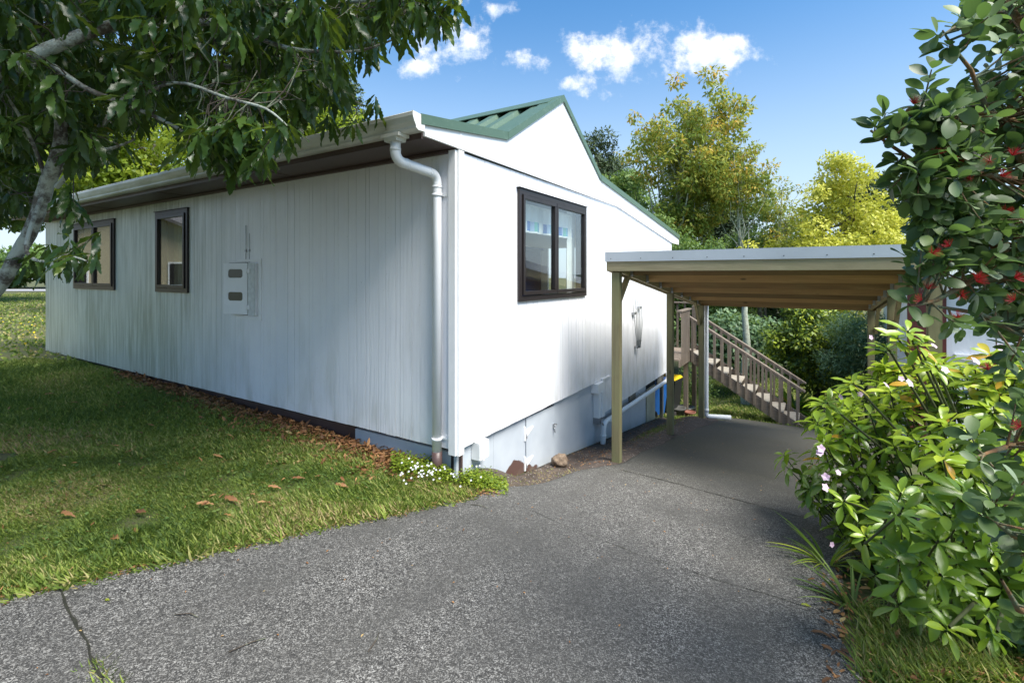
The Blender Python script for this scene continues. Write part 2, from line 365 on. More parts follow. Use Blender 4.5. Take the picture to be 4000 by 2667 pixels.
M['soil'] = m.set(m.mix(f, c, (.55, .53, .5)), .9, 0, m.noise(60, 4), .8, .012)
m = NM('grassy_ground'); n = m.noise(1.1, 5, .6); n2 = m.noise(30, 4, .6)
c = m.mix(m.range(n, .35, .7), (.05, .075, .018), (.10, .10, .035)); c = m.mix(m.range(n2, .45, .7), c, (.07, .055, .03))
M['ground'] = m.set(c, .95, 0, n2, .8, .02)
M['far_lawn'] = M['ground']
M['asph'] = plain('pale_road', (.28, .28, .29), .8)
M['bark'] = None
def bark(name, c0, c1, lich, amt):
    m = NM(name); n = m.noise(16, 6, .7, m.mapped((1, 1, .6))); l = m.noise(9, 5, .7)
    c = m.ramp(n, [(.3, c0), (.7, c1)]); c = m.mix(m.range(l, .5 - amt * .2, .6 - amt * .1), c, lich)
    return m.set(c, .9, 0, n, 1.0, .02)
M['bark'] = bark('lichen_bark', (.045, .038, .03), (.14, .12, .095), (.38, .41, .35), .42)
M['bark2'] = bark('dark_bark', (.03, .022, .016), (.09, .07, .05), (.16, .18, .12), .1)
M['bark3'] = bark('pale_bark', (.13, .11, .09), (.30, .27, .22), (.42, .46, .36), .8)
M['bark4'] = bark('orange_brown_bark', (.09, .045, .02), (.26, .14, .06), (.10, .13, .08), .25)
M['rewa'] = leafmat('long_toothed_leaf', [(0, (.018, .042, .012)), (.5, (.038, .080, .018)), (.82, (.09, .15, .024)), (.97, (.11, .15, .025)), (1, (.30, .13, .04))], .3, .30, (.30, .42, .03), .4)
M['feij'] = leafmat('oval_grey_green_leaf', [(0, (.035, .065, .026)), (.5, (.075, .125, .040)), (.8, (.14, .21, .055)), (1, (.26, .32, .24))], .42, .30, (.25, .45, .08))
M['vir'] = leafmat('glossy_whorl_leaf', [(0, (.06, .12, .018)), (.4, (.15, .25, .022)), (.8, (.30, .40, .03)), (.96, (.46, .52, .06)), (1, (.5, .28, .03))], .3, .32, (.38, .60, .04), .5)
M['autumn'] = leafmat('turning_leaf', [(0, (.10, .18, .03)), (.45, (.20, .30, .045)), (.7, (.36, .36, .06)), (.9, (.58, .36, .06)), (1, (.50, .20, .04))], .6, .5, (.5, .45, .08))
M['pine'] = leafmat('dark_needles', [(0, (.02, .04, .018)), (.6, (.05, .08, .035)), (1, (.10, .14, .055))], .7, .1)
M['mid'] = leafmat('mid_green_leaf', [(0, (.05, .10, .025)), (.6, (.11, .19, .045)), (1, (.22, .30, .08))], .6, .35)
M['bluegreen'] = leafmat('blue_green_leaf', [(0, (.05, .10, .05)), (.6, (.12, .20, .10)), (1, (.26, .36, .18))], .5, .3)
M['yell'] = leafmat('golden_leaf', [(0, (.14, .18, .02)), (.4, (.42, .44, .04)), (1, (.74, .70, .16))], .55, .4, (.7, .7, .1))
M['lime'] = leafmat('lime_leaf', [(0, (.08, .14, .015)), (.5, (.20, .28, .025)), (1, (.38, .42, .05))], .5, .45, (.55, .65, .05))
M['duo'] = leafmat('dark_leaf_with_lime_tips', [(0, (.015, .035, .010)), (.55, (.06, .11, .02)), (.68, (.28, .36, .03)), (1, (.55, .58, .06))], .45, .3)
M['grass'] = leafmat('grass_blade', [(0, (.05, .09, .016)), (.35, (.12, .18, .028)), (.7, (.24, .30, .05)), (.88, (.36, .34, .12)), (1, (.40, .29, .15))], .6, .3, (.35, .5, .06))
M['dead'] = leafmat('dead_leaf', [(0, (.09, .045, .02)), (.5, (.22, .10, .04)), (.85, (.38, .20, .08)), (1, (.45, .36, .16))], .6, .15, (.4, .2, .05))
M['straw'] = leafmat('dry_straw', [(0, (.20, .14, .07)), (.6, (.38, .29, .14)), (1, (.20, .26, .06))], .8, .1)
M['petal_w'] = leafmat('white_petal', [(0, (.70, .70, .78)), (1, (.85, .85, .88))], .5, .3, (.8, .8, .85))
M['petal_p'] = leafmat('pink_petal', [(0, (.72, .45, .66)), (1, (.85, .70, .82))], .5, .3, (.8, .6, .8))
M['red'] = leafmat('red_stamen', [(0, (.16, .004, .01)), (1, (.42, .010, .018))], .5, .2, (.7, .02, .02))
M['moss_shade'] = plain('moss_in_joint', (.022, .022, .012), .95, var=.5, scale=30, bs=.8, bd=.01)

# ------------------------------------------------------------------ ground, driveway, road
gxs = np.concatenate([np.linspace(-140, -12, 40), np.linspace(-11.5, -4, 30), np.linspace(-3.9, 7, 110), np.linspace(7.4, 16, 24), np.linspace(18, 140, 36)])
gys = np.concatenate([np.linspace(-60, -2, 20), np.linspace(-1.8, 1, 14), np.linspace(1.1, 13, 120), np.linspace(13.4, 25, 26), np.linspace(27, 260, 40)])
GX, GY = np.meshgrid(gxs, gys, indexing='ij'); GZ = height(GX, GY)
tag(grid_mesh('ground', np.stack([GX, GY, GZ], 2).reshape(-1, 3), len(gxs), len(gys), M['ground']), kind='structure')
RE_S = [-8, 2.7, 3.6, 4.3, 5.2, 9.5, 12]; RE_W = [.9, .16, .1, .45, .95, .95, .6]
def strip_sheet(name, s0, s1, ns, wl_, wr_, nw, off, mat, skirt=.08):
    V = []; sv = np.linspace(s0, s1, ns)
    for s in sv:
        a, b = wl_(s), wr_(s); ws = np.concatenate([[a], np.linspace(a, b, nw), [b]])
        X = UX * s + UY * ws; Y = UY * s - UX * ws; Z = height(X, Y) + off
        Z[0] -= skirt; Z[-1] -= skirt; V.append(np.stack([X, Y, Z], 1))
    return grid_mesh(name, np.concatenate(V), ns, nw + 2, mat)
wob = lambda s: .03 * math.sin(s * 5.1) + .015 * math.sin(s * 13.7)
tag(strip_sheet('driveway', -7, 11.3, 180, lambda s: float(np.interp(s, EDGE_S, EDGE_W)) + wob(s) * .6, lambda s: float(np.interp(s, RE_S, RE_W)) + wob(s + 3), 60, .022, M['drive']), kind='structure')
tag(strip_sheet('gravel_strip', 3.55, 9.9, 70, lambda s: W0 + .0, lambda s: float(np.interp(s, EDGE_S, EDGE_W)) + .1, 16, .012, M['soil'], .03), kind='structure')
# joints in the concrete
def joint(name, pts, w=.014):
    mb = MB(); n = len(pts)
    for i in range(n - 1):
        a = Vector(pts[i]); b = Vector(pts[i + 1]); k = max(2, int((b - a).length / .06)); d = (b - a).normalized(); p = Vector((-d.y, d.x))
        L = []
        for j in range(k + 1):
            c = a.lerp(b, j / k) + p * random.uniform(-.006, .006); ww = w * random.uniform(.4, 1.4) / 2
            for sgn in (-1, 1): q = c + p * ww * sgn; L.append((q.x, q.y, hz(q.x, q.y) + .026))
        mb.add(L, [(2 * j, 2 * j + 1, 2 * j + 3, 2 * j + 2) for j in range(k)])
    tag(mb.build(name, M['moss_shade'], fix=False), kind='structure')
joint('driveway_joint', [(-2.25, 2.40), (-1.9, 2.12), (-1.57, 1.85), (-1.1, 1.45)], .013)
def at(x, y):      # ground point seen at a photo position
    d = 3.0
    for _ in range(60):
        z = hz((x - CX) / F * d, d) + .022; d = .5 * d + .5 * (EYE - z) * F / (y - HZ)
    return Vector(((x - CX) / F * d, d))
j2 = [at(1430, 1080), at(1560, 1112), at(1700, 1150), at(1850, 1190)]
joint('driveway_joint', j2, .010)
j3 = [at(1200, 1165), at(1320, 1215), at(1470, 1275), at(1640, 1330), at(1860, 1395)]
joint('driveway_joint', j3, .004)
joint('driveway_joint', [at(1650, 958), at(1750, 965), at(1880, 985)], .03)
# ------------------------------------------------------------------ house
HL = (H0.x, H0.y, 0)
house = empty('house', HL, HROT, 'single storey white vertical board house with a green steel roof', 'house')
side = lambda a, o, z: (-o, a, z)          # x = 0 wall: a along y, o outward
gab = lambda a, o, z: (a, -o, z)           # y = 0 wall: a along x, o outward
def cut(a0, a1, z0, z1, ops):
    R = [(a0, a1, z0, z1)]
    for (b0, b1, c0, c1) in ops:
        N = []
        for (x0, x1, y0, y1) in R:
            if b0 >= x1 or b1 <= x0 or c0 >= y1 or c1 <= y0: N.append((x0, x1, y0, y1)); continue
            if b0 > x0: N.append((x0, b0, y0, y1))
            if b1 < x1: N.append((b1, x1, y0, y1))
            X0, X1 = max(x0, b0), min(x1, b1)
            if c0 > y0: N.append((X0, X1, y0, c0))
            if c1 < y1: N.append((X0, X1, c1, y1))
        R = N
    return R
W1 = (7.03, 8.79, 1.27, 2.40); W2 = (4.61, 5.54, 1.27, 2.40); WG = (.985, 2.69, 1.24, 2.385)
MBX = (2.98, 3.50, 1.02, 1.64)
def cladding(mp, a0, a1, zf, ops, th=.018):
    mb = MB(); a = a0; k = 0
    pat = [.142, .06, .142, .098]
    while a < a1 - .01:
        w = pat[k % 4]; k += 1; w *= random.uniform(.8, 1.25); b = min(a + w, a1); z0, z1 = zf((a + b) / 2); gp_ = random.choice((.0025, .0035, .006))
        for r in cut(a, b - gp_, z0 + random.uniform(-.002, .002), z1, ops): mb.box(r[0], r[1], 0, th - random.uniform(0, .0015), r[2], r[3], mp)
        a = b
    return mb
side_z = lambda a: (0.0, 2.56)
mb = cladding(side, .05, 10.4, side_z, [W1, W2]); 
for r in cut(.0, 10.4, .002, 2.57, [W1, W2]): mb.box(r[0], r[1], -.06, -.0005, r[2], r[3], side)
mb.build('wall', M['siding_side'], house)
def gz_(a):
    top = 2.56 if a < 3.9 else 2.56 - (a - 3.9) * .108
    return (0.0 if a < 3.27 else -.5, top)
mb = cladding(gab, .05, 7.32, gz_, [WG])
for r in cut(.0, 3.27, .002, 2.55, [WG]): mb.box(r[0], r[1], -.06, -.0005, r[2], r[3], gab)
mb.box(3.27, 7.32, -.06, -.0005, -.49, 2.19, gab); mb.box(3.27, 5.3, -.06, -.0005, 2.19, 2.38, gab)
mb.build('gable_wall', M['siding'], house)
MB().box(7.27, 7.33, .07, .35, -.5, 2.17).box(7.27, 7.33, 2.95, 10.4, -.5, 2.17).box(7.27, 7.33, .35, 2.95, -.5, .1).box(.07, 7.27, 10.34, 10.4, -.3, 2.7).build('rear_wall', M['siding'], house)  # unseen opening added in this wall to let daylight into the room
# corner trim
mb = MB().box(-.045, .0, -.022, .05, -.035, 2.565).box(-.022, .052, -.045, -.0225, -.04, 2.565)
mb.build('corner_trim', M['trim'], house)
# profile of the roof in the gable plane (x, z)
RP = [(-.50, 2.73), (.732, 2.90), (1.981, 3.657), (3.181, 2.91), (7.86, 2.385)]
LOW = [(-.44, 2.58), (3.905, 2.555), (7.30, 2.185), (7.86, 2.18)]
fr_top = [(-.44, 2.68), (.74, 2.845), (1.981, 3.595), (3.15, 2.865), (7.86, 2.325)]
P_ = LOW + fr_top[::-1]
mb = MB()
# frieze board as vertical slices so that the concave outline stays clean
xs = sorted(set([p[0] for p in LOW + fr_top] + list(np.arange(-.4, 7.8, .4))))
lo = lambda x: float(np.interp(x, [p[0] for p in LOW], [p[1] for p in LOW])); hi = lambda x: float(np.interp(x, [p[0] for p in fr_top], [p[1] for p in fr_top]))
V = []; n = len(xs)
for yv in (-.042, -.019):
    for x in xs: V += [(x, yv, lo(x)), (x, yv, hi(x))]
Fc = []
for i in range(n - 1):
    a = 2 * i; Fc += [(a, a + 2, a + 3, a + 1), (2 * n + a, 2 * n + a + 1, 2 * n + a + 3, 2 * n + a + 2), (a, 2 * n + a, 2 * n + a + 2, a + 2), (a + 1, a + 3, 2 * n + a + 3, 2 * n + a + 1)]
Fc += [(0, 1, 2 * n + 1, 2 * n), (2 * n - 2, 4 * n - 2, 4 * n - 1, 2 * n - 1)]
mb.add(V, Fc).build('frieze_board', M['trim'], house)
# a thin batten where the sheets of the gable meet
for q_ in ((3.165, 3.185, 2.57, 2.84), (.0, .012, 2.585, 2.735)): MB().box(q_[0], q_[1], -.046, -.0421, q_[2], q_[3]).build('joint_batten', M['trim'], house)
# roof barge trim
mb = MB()
for i in range(4):
    (x0, z0), (x1, z1) = RP[i], RP[i + 1]; g = .003 * (i % 2)
    mb.prism([(x0, z0 - .075), (x1, z1 - .075), (x1, z1), (x0, z0)], lambda a, b, t: (a, t, b), -.062 - g, -.0425)
    mb.prism([(x0, z0), (x1, z1), (x1, z1 + .004), (x0, z0 + .004)], lambda a, b, t: (a, t, b), -.062 - g, .13)
mb.build('barge_flashing', M['roof'], house)
def ribbed(x0, z0, x1, z1, ya, yb, per=.3, h=.045, off=-.055):
    mb = MB(); prof = []; y = ya
    while y < yb:
        for (dy, hh) in ((0, 0), (.14, 0), (.165, h), (.275, h)): prof.append((y + dy, hh))
        y += per
    L = math.hypot(x1 - x0, z1 - z0); nx, nz_ = -(z1 - z0) / L, (x1 - x0) / L
    V = []
    for (y, hh) in prof:
        for (x, z) in ((x0, z0), (x1, z1)): V.append((x + nx * (hh + off), y, z + nz_ * (hh + off)))
    k = len(prof); mb.add(V, [(2 * i, 2 * i + 1, 2 * i + 3, 2 * i + 2) for i in range(k - 1)]); return mb
ribbed(-.55, 2.725, .75, 2.90, -.03, 10.9, .3, .03, -.03).build('lower_roof', M['roof'], house)
ribbed(.70, 2.882, 1.981, 3.657, -.03, 10.9).build('upper_roof', M['roof'], house)
ribbed(1.981, 3.657, 3.21, 2.885, -.03, 10.9).build('upper_roof', M['roof'], house)
ribbed(3.15, 2.91, 7.95, 2.38, -.03, 10.9).build('lower_roof', M['roof'], house)
mb = MB(); mb.prism([(1.981, 3.662), (1.72, 3.512), (1.72, 3.502), (1.981, 3.652), (2.24, 3.502), (2.24, 3.512)], lambda a, b, t: (a, t, b), .02, 10.9)
mb.build('ridge_cap', M['roof'], house)
# fascia, soffit, gutter
MB().box(-.455, -.435, -.018, 10.6, 2.56, 2.70).build('fascia', M['brown'], house)
mb = MB().box(-.434, -.0185, -.018, 10.6, 2.575, 2.585)
for y in (2.2, 4.6, 7.0, 9.4): mb.box(-.43, -.02, y - .012, y + .012, 2.570, 2.5745)
mb.box(-.055, -.019, .06, 10.4, 2.545, 2.569)
mb.build('soffit', M['soffit'], house)
gp = [(-.458, 2.725), (-.458, 2.605), (-.53, 2.602), (-.555, 2.615), (-.556, 2.632), (-.575, 2.66), (-.592, 2.70), (-.592, 2.728), (-.584, 2.735), (-.578, 2.728), (-.579, 2.70), (-.562, 2.665), (-.545, 2.635), (-.53, 2.615), (-.472, 2.618), (-.470, 2.725)]
gutter = MB().prism(gp, lambda a, b, t: (a, t, b), -.05, 10.65).build('gutter', M['gutterw'], house)
ec = [(-.458, 2.725), (-.458, 2.605), (-.53, 2.602), (-.555, 2.615), (-.556, 2.632), (-.575, 2.66), (-.592, 2.70), (-.592, 2.735)]
MB().prism(ec, lambda a, b, t: (a, t, b), -.058, -.0505).build('end_cap', M['gutterw'], gutter)
mb = MB().box(-.585, -.465, .10, .29, 2.575, 2.6015); mb.prism([(-.575, 2.545), (-.475, 2.545), (-.465, 2.575), (-.585, 2.575)], lambda a, b, t: (a, t, b), .13, .26)
mb.build('outlet', M['gutterw'], gutter)
# moss and litter along the gutter lip
n = 420; yv = np.sort(RNG.random(n)) * 10; P = np.stack([-.58 + RNG.random(n) * .09, yv, np.full(n, 2.725)], 1)
D = rand_dir(n) * .6 + np.array([0, 0, .55]); gl0 = scatter('gutter_litter', leaf_tpl(2, .35), P, D, rand_dir(n), .012 + RNG.random(n) * .022, M['dead'], gutter); gl0['kind'] = 'stuff'
# downpipe
def arc_pts(a, b, c, r, k=7):
    a, b, c = Vector(a), Vector(b), Vector(c); d1 = (a - b).normalized(); d2 = (c - b).normalized(); th = d1.angle(d2); t = r / math.tan(th / 2)
    p1 = b + d1 * t; p2 = b + d2 * t; cc = b + (d1 + d2).normalized() * (r / math.sin(th / 2)); v1 = p1 - cc; v2 = p2 - cc
    return [cc + v1.normalized().slerp(v2.normalized(), i / k) * r for i in range(k + 1)]
y0 = .17; r = .041; pa = (-.525, y0 + .02, 2.56); pb = (-.525, y0 + .02, 2.405); pc = (-.066, y0 - .01, 2.365); pd = (-.066, y0 - .01, -.02)
pts = [pa] + arc_pts(pa, pb, pc, .075) + arc_pts(pb, pc, pd, .075) + [pd]
dp = MB().tube(pts, r, 20).build('downpipe', M['pvc'], house)
for z in (2.19, .09): 
    b = MB().lathe([(r + .001, -.012), (r + .006, -.012), (r + .006, .012), (r + .001, .012)], (-.066, y0 - .01, z), 20).box(-.03, -.0185, y0 - .115, y0 - .03, z - .009, z + .009)
    b.build('bracket', M['pvc'], dp)
for p, q in (((-.525, y0 + .02, 2.475), (-.525, y0 + .02, 2.50)), ((-.42, y0 + .013, 2.396), (-.40, y0 + .012, 2.394)), ((-.17, y0 - .004, 2.374), (-.15, y0 - .005, 2.372)), ((-.066, y0 - .01, 2.25), (-.066, y0 - .01, 2.27))):
    MB().tube([p, q], r + .0025, 20).build('collar', M['pvc'], dp)
MB().tube([(-.066, y0 - .01, -.02), (-.066, y0 - .01, -.22)], r + .004, 20).tube([(-.066, y0 - .01, -.165), (-.066, y0 - .01, -.18)], r + .009, 20).build('brown_pipe_foot', M['brown'], dp)
# base boards
MB().box(.035, .07, 1.32, 10.36, -.55, -.035).box(.07, .09, .0, 10.4, -.4, .0).build('brown_base_board', M['brown'], house)
MB().box(.032, .068, .04, 1.3195, -.6, -.045).build('white_base_board', M['base'], house)
mb = MB()
for (a, b, zt) in ((.035, .61, -.004), (.612, 1.215, -.004), (1.895, 2.62, -.004), (2.622, 3.268, -.004), (3.27, 3.6, -.51), (3.602, 4.75, -.51), (4.752, 5.60, -.51)):
    mb.box(a, b, .030, .05, -1.7, zt)
mb.box(3.12, 3.268, .029, .03, -1.7, -.004)
mb.build('white_base_sheet', M['base'], house)
MB().box(.02, 6.2, .052, .075, -1.7, -.003).box(6.2, 6.26, .052, 3, -1.7, -.51).build('foundation_lining', M['dark'], house)
door = MB().add([gab(1.225, -.02, -1.0), gab(1.885, -.02, -1.0), gab(1.885, -.02, -.055), gab(1.225, -.02, -.03), gab(1.225, -.045, -1.0), gab(1.885, -.045, -1.0), gab(1.885, -.045, -.055), gab(1.225, -.045, -.03)],
    [(0, 1, 2, 3), (4, 7, 6, 5), (0, 4, 5, 1), (1, 5, 6, 2), (2, 6, 7, 3), (3, 7, 4, 0)]).build('access_door', M['base'], house)
for z in (-.20, -.52):
    mb = MB().box(1.19, 1.215, -.030 + .05, -.0 + .03, z - .07, z + .07)
    mb = MB(); mb.box(1.188, 1.214, .018, .029, z - .075, z + .075); mb.prism([(1.235, z - .03), (1.37, z + .035), (1.36, z + .045), (1.235, z + .04)], lambda a, b, t: (a, t, b), .012, .0195)
    mb.tube([(1.222, .012, z - .05), (1.222, .012, z + .05)], .006, 8); mb.build('hinge', M['trim'], door)
MB().tube([(1.85, .0, -.29), (1.90, .0, -.27)], .008, 8).tube([(1.86, .01, -.28), (1.845, -.01, -.36)], .007, 8).box(1.84, 1.88, .005, .0195, -.31, -.26).build('latch', M['steel'], door)
bd = MB().box(5.62, 6.18, .018, .045, -1.7, -.62).build('beige_base_door', plain('beige_stained_panel', (.42, .40, .30), .6, var=.25, scale=2.5), house)
MB().box(5.63, 5.66, .010, .0178, -.72, -.67).tube([(5.66, .012, -.70), (5.70, .005, -.68)], .012, 8).build('latch', M['steel'], bd)
# small boxes below the cladding
MB().box(.25, .395, -.07, .0295, -.165, -.004).build('vent_box', M['trim'], house, bevel=.004)
mb = MB().box(3.02, 3.26, -.075, .0285, -.14, -.008).box(3.10, 3.165, -.062, .0285, -.5, -.1405).box(3.17, 3.266, -.080, .0285, -.5, -.1405)
mb.build('cable_cover_box', M['trim'], house, bevel=.003)
MB().box(3.10, 3.266, -.07, .0285, -.58, -.5005).tube([(3.12, -.075, -.53), (3.12, -.10, -.56), (3.16, -.10, -.60)], .010, 8).build('junction_bracket', M['steel'], house)
MB().box(3.272, 3.30, -.045, -.0185, -.505, .02).box(3.272, 3.62, -.032, -.0185, -.012, .012).build('cladding_trim', M['trim'], house)
for a, b in ((3.86, 4.02), (4.62, 4.95), (6.3, 6.7)):
    MB().box(a, b, .008, .0295, -.66, -.515).build('subfloor_vent', plain('dull_vent_grille', (.16, .15, .12), .8), house)
MB().box(6.62, 6.7, -.01, 0.05, -1.75, -.51).build('pile', M['steel'], house)
pa = (3.16, -.085, -1.02); pb = (3.22, -.085, -.585); pc = (6.72, -.085, -.625); pd = (6.72, -.085, -.46)
wp = MB().tube([pa] + arc_pts(pa, pb, pc, .09) + arc_pts(pb, pc, pd, .08) + [pd], .036, 16).build('waste_pipe', M['pvc'], house)
for p, q in (((3.172, -.085, -.93), (3.175, -.085, -.905)), ((3.195, -.085, -.77), (3.198, -.085, -.745)), ((3.40, -.085, -.589), (3.43, -.085, -.590)), ((4.9, -.085, -.605), (4.94, -.085, -.605)), ((6.55, -.085, -.622), (6.58, -.085, -.623))):
    MB().tube([p, q], .0405, 16).build('collar', M['pvc'], wp)
MB().box(3.05, 3.10, -.10, .029, -.935, -.905).build('pipe_clip', M['steel'], wp)
MB().tube([(4.0, -.085, -.56), (4.0, -.03, -.52), (3.96, .0, -.52)], .006, 6).build('pipe_hook', M['steel'], wp); MB().tube([(4.95, -.085, -.565), (4.95, -.03, -.52), (4.9, .0, -.51)], .006, 6).build('pipe_hook', M['steel'], wp)
# windows
def window(mp, w, split, name='window'):
    a0, a1, z0, z1 = w; fw = .045
    wd = MB()
    wd.box(a0 - .012, a1 + .012, .019, .045, z1 - fw, z1 + .012, mp).box(a0 - .012, a1 + .012, .019, .045, z0 - .012, z0 + fw, mp)
    wd.box(a0 - .012, a0 + fw, .019, .045, z0 + fw, z1 - fw, mp).box(a1 - fw, a1 + .012, .019, .045, z0 + fw, z1 - fw, mp)
    for (b0, b1, c0, c1) in ((a0, a0 + .03, z0 + .03, z1 - .03), (a1 - .03, a1, z0 + .03, z1 - .03), (a0, a1, z0, z0 + .03), (a0, a1, z1 - .03, z1)): wd.box(b0, b1, -.10, .0188, c0, c1, mp)
    wd.box(a0 - .03, a1 + .03, .019, .062, z1 + .0125, z1 + .020, mp)
    ob = wd.build(name, M['frame'], house, bevel=.002)
    secs = [(a0 + .05, a1 - .05)] if split is None else [(a0 + .05, split - .004), (split + .004, a1 - .05)]
    for (b0, b1) in secs:
        f = MB(); k = .042; e0, e1 = z0 + .05, z1 - .05
        f.box(b0, b1, .012, .060, e1 - k, e1, mp).box(b0, b1, .012, .060, e0, e0 + k, mp).box(b0, b0 + k, .012, .060, e0 + k, e1 - k, mp).box(b1 - k, b1, .012, .060, e0 + k, e1 - k, mp)
        s_ = f.build('sash', M['frame'], ob, bevel=.003)
        MB().box(b0 + k - .003, b1 - k + .003, .030, .034, e0 + k - .003, e1 - k + .003, mp).build('pane', M['glass'], ob)
    if split is not None: MB().box(split - .0035, split + .0035, -.02, .03, z0 + .05, z1 - .05, mp).build('mullion', M['frame'], ob)
    return ob
window(side, W1, 7.86); window(side, W2, None); window(gab, WG, 1.80)
# rooms behind the windows
mb = MB(); wallc = plain('beige_plaster', (.80, .74, .62), .8, var=.04, scale=2)
mb.box(.065, 7.26, .09, 3.9, -.02, .10).box(.065, 3.9, .09, 10.3, 2.46, 2.54).prism([(3.9, 2.46), (7.26, 2.15), (7.26, 2.2), (3.9, 2.52)], lambda a, b, t: (a, t, b), .09, 10.3).box(.07, 7.26, 3.2, 3.3, .101, 2.459)
mb.box(.09, 7.2, 3.91, 10.3, -.02, .10).box(2.4, 2.5, 3.4, 10.3, .101, 2.459).box(.10, 2.4, 6.2, 6.3, .101, 2.459)
mb.build('room_partition', wallc, house)
mb = MB().box(.03, .055, .4, .95, 0, 0)
# meter box on the side wall
a0, a1, z0, z1 = MBX
bx = MB()
for (b0, b1, c0, c1) in ((a0 - .10, a0 - .045, z0 - .05, z1 + .05), (a0 - .045, a1 - .1, z0 - .05, z0 - .02), (a0 - .045, a1 - .1, z1 + .02, z1 + .05)): bx.box(b0, b1, .0185, .03, c0, c1, side)
bx.box(a0 - .02, a1, .0185, .05, z0, z1, side)
meter = bx.build('meter_box', M['trim'], house)
def mpd(a, o, z):   # door leaf standing slightly open, hinged on its near edge
    ang = math.radians(9); ah = a0 + .13; d = a - ah
    return side(ah + d * math.cos(ang) - (o - .052) * math.sin(ang) * 0, o + d * math.sin(ang), z)
ww = a1 + .02 - (a0 + .13); dz0, dz1 = z0 + .01, z1 + .005; al, ar = a0 + .13, a1 + .02
holes = []
leafd = MB()
def rrect(cx_, cz_, hw, hh, k=6):
    P = []
    for (sx_, sz_, a_) in ((1, 1, 0), (-1, 1, 90), (-1, -1, 180), (1, -1, 270)):
        rr = min(hw, hh) * .62
        for i in range(k + 1):
            t = math.radians(a_ + 90 * i / k); P.append((cx_ + sx_ * (hw - rr) + rr * math.cos(t), cz_ + sz_ * (hh - rr) + rr * math.sin(t)))
    return P
wins = [(al + (ar - al) * .50, dz1 - .125, .125, .052), (al + (ar - al) * .50, dz1 - .40, .125, .052)]
for r in cut(al, ar, dz0, dz1, [(c - hw, c + hw, z - hh, z + hh) for c, z, hw, hh in wins]): leafd.box(r[0], r[1], .056, .060, r[2], r[3], mpd)
for c, z, hw, hh in wins:                                    # corner fillets turn each square hole into a rounded one
    pr = rrect(c, z, hw, hh); k = 7
    for q, (sx_, sz_) in enumerate(((1, 1), (-1, 1), (-1, -1), (1, -1))):
        poly = [(c + sx_ * hw, z + sz_ * hh)] + pr[q * k:(q + 1) * k]
        if True: leafd.prism(poly, lambda a, b, t: mpd(a, t, b), .0561, .0599)
mdoor = leafd.build('door', M['trim'], meter)
MB().box(al - .006, ar + .005, .0505, .0525, dz0 - .008, dz1 + .006, side).build('gap_shade', M['dark'], meter)  # dark sheet added behind the door edge as the gap's shade
for c, z, hw, hh in wins: MB().prism(rrect(c, z, hw * 1.03, hh * 1.03), lambda a, b, t: mpd(a, t, b), .0535, .0555).build('viewing_window', plain('smoky_plastic', (.06, .055, .035), .25), mdoor)
MB().box(a0 - .02, a0 + .12, .052, .058, dz0 - .01, dz1, side).build('side_panel', plain('grey_white_paint', (.60, .62, .61), .5, var=.15, scale=20), meter)
for z in (z0 + .10, z1 - .09): MB().box(a0 + .075, a0 + .165, .060, .066, z - .025, z + .025, side).tube([side(a0 + .122, .068, z - .03), side(a0 + .122, .068, z + .03)], .006, 8).build('hinge', M['trim'], meter)
MB().tube([side(a0 + .22, .026, z1 + .01), side(a0 + .22, .026, 2.1)], .0035, 6).tube([side(a0 + .15, .024, z1 + .01), side(a0 + .15, .024, 2.0)], .0025, 6).box(a0 + .21, a0 + .23, .0186, .034, z1 + .14, z1 + .17, side).box(a0 + .14, a0 + .16, .0186, .032, z1 + .14, z1 + .17, side).build('cable', M['steel'], meter)

# things seen in the room and behind the side windows
def inroom(name, label, cat, x, y, z=.10): return empty(name, loc2w(x, y, z), HROT, label, cat)
c = inroom('cabinet', 'dark blue cabinet standing behind the gable window', 'cabinet', 2.0, .75)
navy = plain('navy_paint', (.02, .045, .14), .4); MB().box(-.75, .9, 0, .45, 0, 1.75).build('carcass', navy, c, bevel=.004)
MB().box(-.78, .93, -.03, .45, 1.752, 1.79).build('top', navy, c)
for i in range(3): MB().box(-.72, .05, -.015, -.001, .1 + i * .55, .6 + i * .55).build('drawer_front', navy, c)
MB().box(.08, .87, -.015, -.001, .1, 1.7).build('cabinet_door', navy, c)
p = inroom('framed_picture', 'black framed teal and cream picture on the wall behind the cabinet', 'picture', 2.2, 3.19, 1.0)
m = NM('teal_abstract_print'); nn = m.noise(7, 5, .7, None, .8); art = m.set(m.ramp(nn, [(.35, (.08, .35, .40)), (.5, (.55, .55, .42)), (.62, (.60, .62, .55))]), .5)
p.location = loc2w(.9, 1.1, 1.35)
MB().box(-.40, .40, -.02, .0, -.45, .55).build('print', art, p)
MB().box(-.43, -.401, -.03, .0, -.48, .58).box(.401, .43, -.03, .0, -.48, .58).box(-.4, .4, -.03, 0, .551, .58).box(-.4, .4, -.03, 0, -.48, -.451).build('frame', M['dark'], p)
p = inroom('photo_easel', 'small black picture stand leaning on top of the blue cabinet', 'picture stand', 2.1, .9, 1.89)
MB().bar((-.12, 0, 0), (.02, 0, .36), .03, .02).bar((.0, .02, .27), (.17, .15, .02), .08, .012).bar((-.10, 0, .03), (.1, .1, .02), .01, .01).build('easel_frame', M['dark'], p)
m = NM('valance_fabric'); sx = m.sep(); z = sx[2]; st = m.math('FRACT', m.math('MULTIPLY', sx[0], 2.6)); 
band = m.ramp(st, [(0, (.75, .78, .85)), (.12, (.04, .16, .50)), (.36, (.35, .50, .75)), (.52, (.12, .45, .42)), (.68, (.10, .35, .55)), (.86, (.8, .85, .9))]); band.node.color_ramp.interpolation = 'CONSTANT'
f1 = m.math('MULTIPLY', m.math('GREATER_THAN', z, .02), m.math('LESS_THAN', z, .13))
